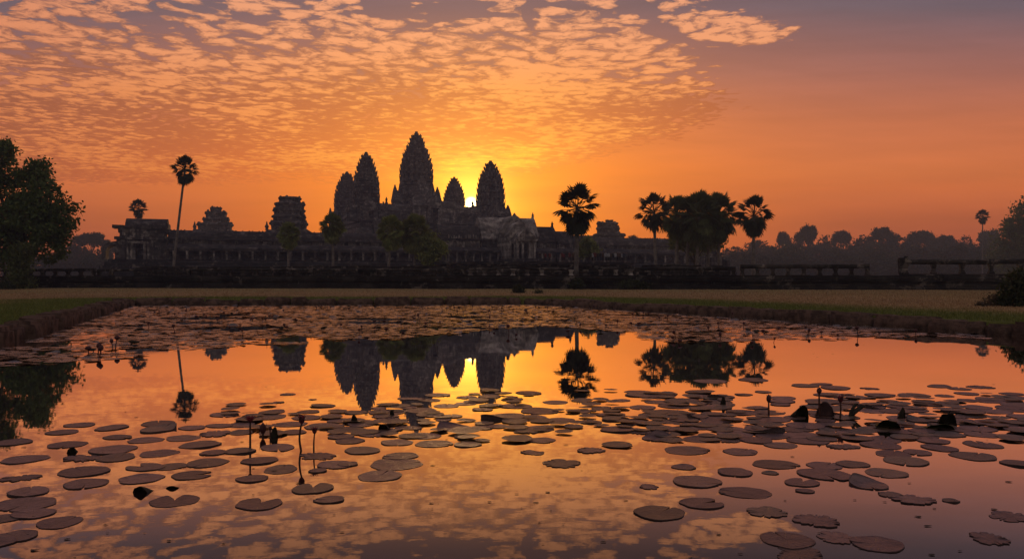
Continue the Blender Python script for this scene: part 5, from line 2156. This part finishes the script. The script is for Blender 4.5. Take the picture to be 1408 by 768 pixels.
for px, py, w in MIDL:
    z = zone(px)
    put_pad(px + rng.uniform(-2, 2), py, w, ZONES[z][0], 'ragged' if rng.random() < .12 else 'curled' if rng.random() < .06 else 'round', None, ZONES[z][1])

# fillers between them
def room(x, y, r, tol):
    for (a, b_, q) in pad_spots:
        if abs(a - x) < 1.2 and abs(b_ - y) < 1.2 and math.hypot(a - x, b_ - y) < (r + q) * tol: return False
    return True


tries = 0
while pad_n < 296 and tries < 20000:
    tries += 1
    px, py = rng.uniform(470, 1440), rng.uniform(538, 604)
    if px < 800 and rng.random() < .80: continue
    if px < 640 and py < 556: continue
    if px > 1080 and py < 541: continue
    if 800 < px < 860 and py > 590: continue
    D = wz(py)
    r = rng.uniform(.13, .24)
    if not room(XP(px, D), D, r, .62): continue
    z = zone(px)
    put_pad(px, py, 2 * r * F / D, ZONES[z][0], 'ragged' if rng.random() < .10 else 'curled' if rng.random() < .06 else 'round', None, ZONES[z][1])


# --- the far carpet of pads, more than anyone could count
def carpet():
    edge_x = [-300, 0, 90, 160, 260, 340, 440, 520, 600, 680, 740, 800, 860, 900, 960, 1000, 1060, 1130, 1200, 1300, 1408, 1700]
    edge_y = [522, 500, 494, 490, 476, 472, 468, 464, 460, 455, 450, 452, 462, 466, 472, 476, 470, 464, 466, 464, 462, 460]
    vs, fs, mi = [], [], []
    kinds = []
    for i in range(5):
        V, Fc, nt = pad_geo(800 + i, notch=.08, nseg=12, rings=(.6, 1.0), rim=.010, skirt=False, curl=(0, .05, 0, .20, .45)[i])
        kinds.append((np.array(V), Fc))
    g = np.random.default_rng(5)
    n = 0
    grid = {}
    Y = np.where(g.random(120000) < .12, g.uniform(7.0, 13.0, 120000), g.uniform(13.0, 50.0, 120000))
    X = g.uniform(-24, 18, 120000)
    PY = 384 + EYE * F / Y
    PX = 704 + X / Y * F
    ok = (PX > -60) & (PX < 1470) & (PY < 640)
    X, Y, PX, PY = X[ok], Y[ok], PX[ok], PY[ok]
    ok = pond_dist(X, Y) < -.2
    for x, y, px, py in zip(X[ok], Y[ok], PX[ok], PY[ok]):
        if n >= 12500: break
        nz = mnoise.noise(Vector((x * .35, y * .16, 3.3))) + .5 * mnoise.noise(Vector((x * .9, y * .4, 7.7)))
        lim = np.interp(px, edge_x, edge_y) + nz * 9
        drift = False
        if py > lim:
            # crumbs of small pads between the larger ones of the near drift
            dens = 0.0
            if 537 < py < 606 and px > 640: dens = .75 if px > 800 else .40
            elif 556 < py < 600 and px > 300: dens = .28
            if px > 1080 and py < 541: dens = 0.0
            if 790 < px < 870 and py > 588: dens = .05
            if g.random() > dens or mnoise.noise(Vector((x * 1.1, y * .8, 21.0))) < -.12: continue
            drift = True
        # open leads in the carpet
        lead = mnoise.noise(Vector((x * .30, y * .55, 11.0))) + .35 * mnoise.noise(Vector((x * .8, y * 1.3, 2.0)))
        if not drift and lead > .20 + .25 * (y > 36): continue
        if g.random() < .06 + .35 * max(0, nz): continue
        r = g.uniform(.09, .20)
        key = (int(x // .4), int(y // .4))
        bad = False
        for dx in (-1, 0, 1):
            for dy in (-1, 0, 1):
                for (a, b_, q) in grid.get((key[0] + dx, key[1] + dy), ()):
                    if math.hypot(a - x, b_ - y) < (r + q) * .72:
                        bad = True
                        break
        if bad: continue
        grid.setdefault(key, []).append((x, y, r))
        if drift: r *= .8
        kd = g.choice(5, p=(.38, .30, .20, .09, .03)) if not drift else g.choice(3)
        V, Fc = kinds[kd]
        a = g.uniform(0, 2 * PI)
        c, s = math.cos(a), math.sin(a)
        tx, ty = g.normal(0, .030, 2)
        P = np.column_stack([(V[:, 0] * c - V[:, 1] * s) * r, (V[:, 0] * s + V[:, 1] * c) * r * g.uniform(.88, 1.05), V[:, 2] * r * .7])
        P[:, 2] = np.maximum(P[:, 2] + P[:, 0] * tx + P[:, 1] * ty + .004 + (n % 13) * .0012, .003)
        P[:, 0] += x; P[:, 1] += y
        vs.append(P)
        fs.extend([tuple(i + carpet.off for i in f) for f in Fc])
        mi.extend([1 if drift else 0] * len(Fc))
        carpet.off += len(P)
        n += 1
    me = bpy.data.meshes.new('lily_pad_carpet')
    me.from_pydata(np.concatenate(vs).tolist(), [], fs)
    me.polygons.foreach_set('use_smooth', [True] * len(me.polygons))
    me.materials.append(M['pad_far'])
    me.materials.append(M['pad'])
    me.polygons.foreach_set('material_index', mi)
    o = link_mesh('lily_pad_carpet', me)
    tag(o, 'far carpet of small lily pads covering the back of the pond', 'lily pads', kind='stuff')
    return grid


carpet.off = 0
carpet_grid = carpet()


# ------------------------------------------------------------------ flowers, buds and upturned leaves
def petal(mb, base, d, up, L, w, curve):
    """one pointed, cupped petal of real thickness"""
    d, s, u = frame_of(d)
    cols = 7
    top, bot = [], []
    for k in range(cols + 1):
        f = k / cols
        c = Vector(base) + d * L * f + Vector((0, 0, 1)) * curve * L * f * f
        ww = w * math.sin(min(1, f * 1.15 + .10) * PI) ** .8 * (1 - .15 * f) if f < 1 else w * .03
        n = u
        top.append((c - s * ww + n * ww * .35, c + n * 0, c + s * ww + n * ww * .35))
        th = .0025
        bot.append((c - s * ww + n * (ww * .35 - th), c - n * th, c + s * ww + n * (ww * .35 - th)))
    i = mb.addv([p for r in top for p in r])
    j = mb.addv([p for r in bot for p in r])
    for k in range(cols):
        for q in (0, 1):
            a = 3 * k + q
            mb.f.append((i + a, i + a + 1, i + a + 4, i + a + 3))
            mb.f.append((j + a + 3, j + a + 4, j + a + 1, j + a))
        mb.f.append((i + 3 * k, i + 3 * k + 3, j + 3 * k + 3, j + 3 * k))
        mb.f.append((i + 3 * k + 5, i + 3 * k + 2, j + 3 * k + 2, j + 3 * k + 5))


def stem_obj(root, path, r0=.006, r1=.005):
    m = MB()
    n = len(path)
    m.tube(path, [r0 + (r1 - r0) * k / (n - 1) for k in range(n)], 8)
    return m.build('stem', M['stem'], root, smooth=True)


def lily(label, px, py, h, kind, size=1.0, bend=(0, 0), seed=1, lean=0.0):
    """water lily on its stalk; py = pixel height where the stalk meets the water"""
    D = wz(py)
    root = empty('water_lily', (XP(px, D), D, 0))
    tag(root, label, 'water lily', 'water lilies standing out of the pond')
    rr = random.Random(seed)
    tx = lean * h
    path = [(0, 0, -.12)] + [(tx * f + bend[0] * math.sin(f * PI) * h, bend[1] * math.sin(f * PI) * h, h * f) for f in [k / 7 for k in range(8)]]
    stem_obj(root, path, .0075 * size + .001, .0055 * size + .001)
    top = Vector((tx, 0, h))
    if kind == 'open':
        for ring, (n, el, L, w) in enumerate(((5, 40, .074, .012), (7, 58, .072, .012), (5, 75, .062, .010))):
            for k in range(n):
                a = 2 * PI * k / n + ring * .4 + rr.uniform(-.12, .12)
                e = R(el + rr.uniform(-6, 6))
                m = MB()
                petal(m, top, Vector((math.cos(a) * math.cos(e), math.sin(a) * math.cos(e), math.sin(e))), None, L * size, w * size, -.12)
                m.build('petal', M['petal'], root, smooth=True)
        s = MB()
        s.loft([[(top.x + math.cos(a) * r, top.y + math.sin(a) * r, top.z + z) for a in [2 * PI * k / 10 for k in range(10)]] for z, r in ((-.010, .006), (0, .014 * size), (.018 * size, .017 * size), (.026 * size, .008 * size))], True)
        s.build('flower_base', M['sepal'], root, smooth=True)
    elif kind == 'cup':
        for ring, (n, el, L, w) in enumerate(((4, 60, .072, .021), (6, 68, .070, .018), (4, 80, .060, .013))):
            for k in range(n):
                a = 2 * PI * k / n + ring * .5 + rr.uniform(-.1, .1)
                e = R(el + rr.uniform(-4, 4))
                m = MB()
                petal(m, top, Vector((math.cos(a) * math.cos(e), math.sin(a) * math.cos(e), math.sin(e))), None, L * size, w * size, .10)
                m.build('petal', M['sepal'] if ring == 0 else M['petal'], root, smooth=True)
    else:
        L = (.075 if kind == 'bud' else .055) * size
        prof = ((0, .10), (.12, .55), (.32, .95), (.55, 1.0), (.78, .70), (.93, .30), (1.0, .06))
        w = .019 * size
        b_ = MB()
        b_.loft([[(top.x + math.cos(a) * w * q * (1 + .10 * math.cos(4 * a)), top.y + math.sin(a) * w * q * (1 + .10 * math.cos(4 * a)), top.z - .004 + L * f) for a in [2 * PI * k / 14 for k in range(14)]] for f, q in prof], True)
        b_.build('bud', M['sepal'], root, smooth=True)
        for k in range(4):
            a = k * PI / 2 + .4
            m = MB()
            e = R(78)
            petal(m, top + Vector((math.cos(a), math.sin(a), 0)) * w * .45, Vector((math.cos(a) * math.cos(e), math.sin(a) * math.cos(e), math.sin(e))), None, L * .92, w * .55, .02)
            m.build('sepal', M['sepal'], root, smooth=True)
    return root


def wh(py_base, py_top):
    return (py_base - py_top) / F * wz(py_base)


lily('open red water lily with spread pointed petals on a straight stem, left of the buds', 344, 616, wh(616, 580), 'open', 1.25, (.0, 0), 1)
lily('dark cup-shaped water lily on a bent stem, in the left flower group', 414, 619, wh(619, 582), 'cup', 1.25, (-.07, 0), 2, .02)
lily('small red water lily bud on a short straight stem, rightmost of the left flower group', 431.5, 620, wh(620, 596), 'cup', .95, (-.02, 0), 3, .04)
lily('plump water lily bud close above the water, right of the open red flower', 361.5, 600, wh(600, 596), 'bud', 1.5, (0, 0), 4)
lily('slim water lily bud beside the dark folded leaf in the left flower group', 371.5, 602, wh(602, 591), 'smallbud', .8, (0, 0), 5)
lily('slender closed water lily bud on a straight stem, left of the first upturned leaf', 1057, 570, wh(570, 553), 'bud', 1.3, (0, 0), 6)
lily('tallest closed water lily bud, standing in front of the pale upturned leaf', 1128, 573, wh(573, 541), 'smallbud', 1.4, (-.02, 0), 7, -.05)
lily('reddish tulip-shaped water lily, right of the pale upturned leaf', 1155, 576, wh(576, 553), 'cup', 1.25, (.03, 0), 8, .03)


def turned_leaf(label, px, py, wpx, hpx, mat, seed, tilt=.5, rz=0.0, fold=.5):
    """stiff dead leaf folded up out of the water"""
    D = wz(py)
    k = D / F
    w, h = wpx * k, hpx * k
    r = random.Random(seed)
    m = MB()
    nx, ny = 11, 8
    P = []
    for j in range(ny + 1):
        v = j / ny
        for i in range(nx + 1):
            u = -1 + 2 * i / nx
            prof = max(0, 1 - abs(u) ** 2.3) ** .55
            zz = v * h * (prof * (1 + .10 * math.sin(u * 4 + seed)) + .02)
            yy = -tilt * h * v * v + fold * w * .25 * (u * u) + .05 * w * math.sin(3 * u + 2 * v + seed)
            P.append((u * w * .5 * (1 - .12 * v) + r.uniform(-.004, .004), yy, zz - .015))
    th = .006
    i0 = m.addv(P)
    i1 = m.addv([(x, y + th, z) for x, y, z in P])
    n1 = nx + 1
    for j in range(ny):
        for i in range(nx):
            a = j * n1 + i
            m.f.append((i0 + a, i0 + a + 1, i0 + a + 1 + n1, i0 + a + n1))
            m.f.append((i1 + a + n1, i1 + a + 1 + n1, i1 + a + 1, i1 + a))
    for i in range(nx):
        a = ny * n1 + i
        m.f.append((i0 + a, i0 + a + 1, i1 + a + 1, i1 + a))
        m.f.append((i1 + i, i1 + i + 1, i0 + i + 1, i0 + i))
    for j in range(ny):
        a = j * n1
        m.f.append((i0 + a + n1, i0 + a, i1 + a, i1 + a + n1))
        a = j * n1 + nx
        m.f.append((i0 + a, i0 + a + n1, i1 + a + n1, i1 + a))
    o = m.build('upturned_leaf', M[mat], None, (XP(px, D), D, .012), rz, smooth=True)
    tag(o, label, 'lily leaf', 'upturned leaves of the water lilies')
    return o


turned_leaf('dark rounded upturned lily leaf, left of the pale one', 1096, 572, 24, 16, 'withered', 1, .9, .25)
turned_leaf('pale broad upturned lily leaf behind the tallest bud', 1134, 572, 28, 20, 'leaf_underside', 2, .4, -.2)
turned_leaf('thick dark green folded lily leaf lying low at right', 1219, 587, 36, 13, 'leaf_green', 3, 1.6, -.25)
turned_leaf('dark pointed curled lily leaf standing above the folded green one', 1240, 575, 12, 16, 'withered', 4, .2, .3)
turned_leaf('dark domed upturned lily leaf nearest the right edge', 1301, 582, 26, 17, 'withered', 5, .8, -.3)
turned_leaf('long low dark lily leaf lying under the domed one', 1288, 588, 44, 8, 'leaf_green', 6, 2.2, -.15)
turned_leaf('dark folded lily leaf in the left flower group', 377, 601, 12, 14, 'withered', 7, .2, .5)
turned_leaf('small dark upturned lily leaf stub in the crowded drift', 994, 556, 8, 11, 'withered', 8, .3, .0)
turned_leaf('low black curled lily leaf by the middle drift', 487, 580, 10, 11, 'withered', 9, .5, .2)
turned_leaf('rolled dark lily leaf on the pads below the tallest tower reflection', 530, 590, 17, 9, 'withered', 10, 1.2, -.2)
turned_leaf('short black lily leaf stump beside the tower reflection', 539, 571, 7, 9, 'withered', 11, .2, .1)
turned_leaf('dark crumpled lily leaf on the left drift above the cracked pads', 100, 621, 13, 8, 'withered', 12, .8, .2)
turned_leaf('black shrivelled lily leaf in the open water right of the overlapping pair', 200, 674, 26, 9, 'withered', 13, 1.6, -.2)
turned_leaf('black shrivelled lily leaf flake near the big heart-shaped pads', 238, 670, 20, 4, 'withered', 14, 1.5, .1)


def forked_leaf():
    D = wz(574)
    root = empty('forked_leaf', (XP(1166, D), D, 0))
    tag(root, 'dark withered lily leaf with two forked prongs, right of the reddish tulip-shaped flower', 'lily leaf')
    for (dx, dz, w) in ((.11, .155, .016), (.19, .125, .024)):
        m = MB()
        m.tube([(0, 0, -.05), (dx * .35, .01, dz * .45), (dx * .75, .0, dz * .95), (dx, -.01, dz)], [.016, w * 1.1, w, .006], 8)
        m.build('prong', M['withered'], root, smooth=True)


forked_leaf()

# small buds and seed heads dotted over the far carpet and the drift
def far_buds():
    kinds = []
    for i in range(5):
        r = random.Random(40 + i)
        m = MB()
        h = (.05, .09, .15, .03, .07)[i]
        m.tube([(0, 0, -.05), (r.uniform(-.02, .02), 0, h * .5), (r.uniform(-.03, .03), 0, h)], [.009, .008, .007], 6)
        t = Vector(m.v[-3])
        w = (.045, .034, .042, .075, .06)[i]
        L = (.07, .085, .08, .05, .06)[i]
        m.loft([[(t.x + math.cos(a) * w * q, math.sin(a) * w * q, h - .01 + L * f) for a in [2 * PI * k / 8 for k in range(8)]] for f, q in ((0, .2), (.3, .9), (.6, 1.0), (.85, .55), (1, .1))], True)
        me = m.mesh('lily_bud', True)
        me.materials.append(M['sepal' if i != 3 else 'withered'])
        kinds.append(me)
    r = random.Random(61)
    cl = [(122, 486, 'g'), (127, 484, 'g'), (135, 488, 'g'), (139, 483, 'g'), (137, 491, 'g'), (155, 478, 'g'), (159, 480, 'g'), (182, 474, 'g'),
          (371, 438, 'h'), (376, 437, 'h'), (365, 441, 'h'), (406, 441, 'h'), (440, 424, 'h'), (455, 425, 'h'), (497, 454, 'i'), (515, 457, 'i'), (521, 452, 'i'), (531, 457, 'i'), (555, 457, 'i'), (584, 448, 'i'), (606, 446, 'i'), (625, 428, 'i'),
          (760, 432, 'j'), (772, 436, 'j'), (870, 436, 'j'), (885, 434, 'j'), (905, 437, 'j'), (926, 468, 'k'), (933, 472, 'k'), (929, 465, 'k'), (966, 471, 'k'), (991, 467, 'k'), (1022, 452, 'k'), (1028, 455, 'k'), (1040, 457, 'k'), (1053, 458, 'k'),
          (1108, 452, 'k'), (1124, 451, 'k'), (1168, 453, 'k'), (1180, 462, 'k'), (1248, 464, 'k'), (1037, 474, 'k'), (1064, 471, 'k'), (232, 432, 'h'), (240, 434, 'h'), (246, 431, 'h'), (280, 434, 'h'), (300, 437, 'h')]
    lab = {'g': ('dark lily bud in the little group of buds before the left bank', 'lily buds before the left bank'),
           'h': ('tiny dark lily bud on the far carpet of pads, left half', 'lily buds on the left of the far carpet'),
           'i': ('tiny dark lily bud on the far carpet above the tower reflections', 'lily buds above the tower reflections'),
           'j': ('tiny dark lily bud on the far carpet before the gate', 'lily buds in the middle of the far carpet'),
           'k': ('small dark lily bud among the pads near the right bank', 'lily buds near the right bank')}
    for i in range(130):
        px, py = r.uniform(150, 1330), 423 + 40 * r.random() ** 1.6
        D = wz(py)
        if pond_dist(np.array([XP(px, D)]), np.array([D]))[0] > -.6: continue
        cl.append((px, py, 'h' if px < 470 else 'i' if px < 700 else 'j' if px < 910 else 'k'))
    for px, py, z in cl:
        D = wz(py)
        o = link_mesh('lily_bud', r.choice(kinds), None, None, (XP(px, D), D, 0.0), r.uniform(0, 6))
        s = r.uniform(.8, 1.35) * (1.25 if z == 'g' else 1.0)
        o.scale = (s, s, s)
        o.rotation_euler = (r.uniform(-.2, .2), r.uniform(-.35, .35), r.uniform(0, 6))
        tag(o, lab[z][0], 'lily bud', lab[z][1])


far_buds()


# loose specks of leaf and seed floating on the open water
def flotsam():
    r = random.Random(77)
    V, Fc = [], []
    for _ in range(150):
        py = 384 + 60 + r.random() ** 1.0 * 330
        px = r.uniform(0, 1408)
        D = wz(py)
        x = XP(px, D)
        if pond_dist(np.array([x]), np.array([D]))[0] > -.4: continue
        s = r.uniform(.004, .018)
        a0 = r.uniform(0, 6)
        n = r.randint(5, 7)
        i = len(V)
        for k in range(n):
            a = a0 + 2 * PI * k / n
            q = s * r.uniform(.5, 1.3)
            V.append((x + math.cos(a) * q * 1.5, D + math.sin(a) * q, .0045))
        V.append((x, D, .004 + s * .12))
        for k in range(n):
            Fc.append((i + k, i + (k + 1) % n, i + n))
    me = bpy.data.meshes.new('floating_debris')
    me.from_pydata(V, [], Fc)
    o = link_mesh('floating_debris', me, M['withered'])
    tag(o, 'tiny specks of leaf floating on the open water', 'debris', kind='stuff')


flotsam()
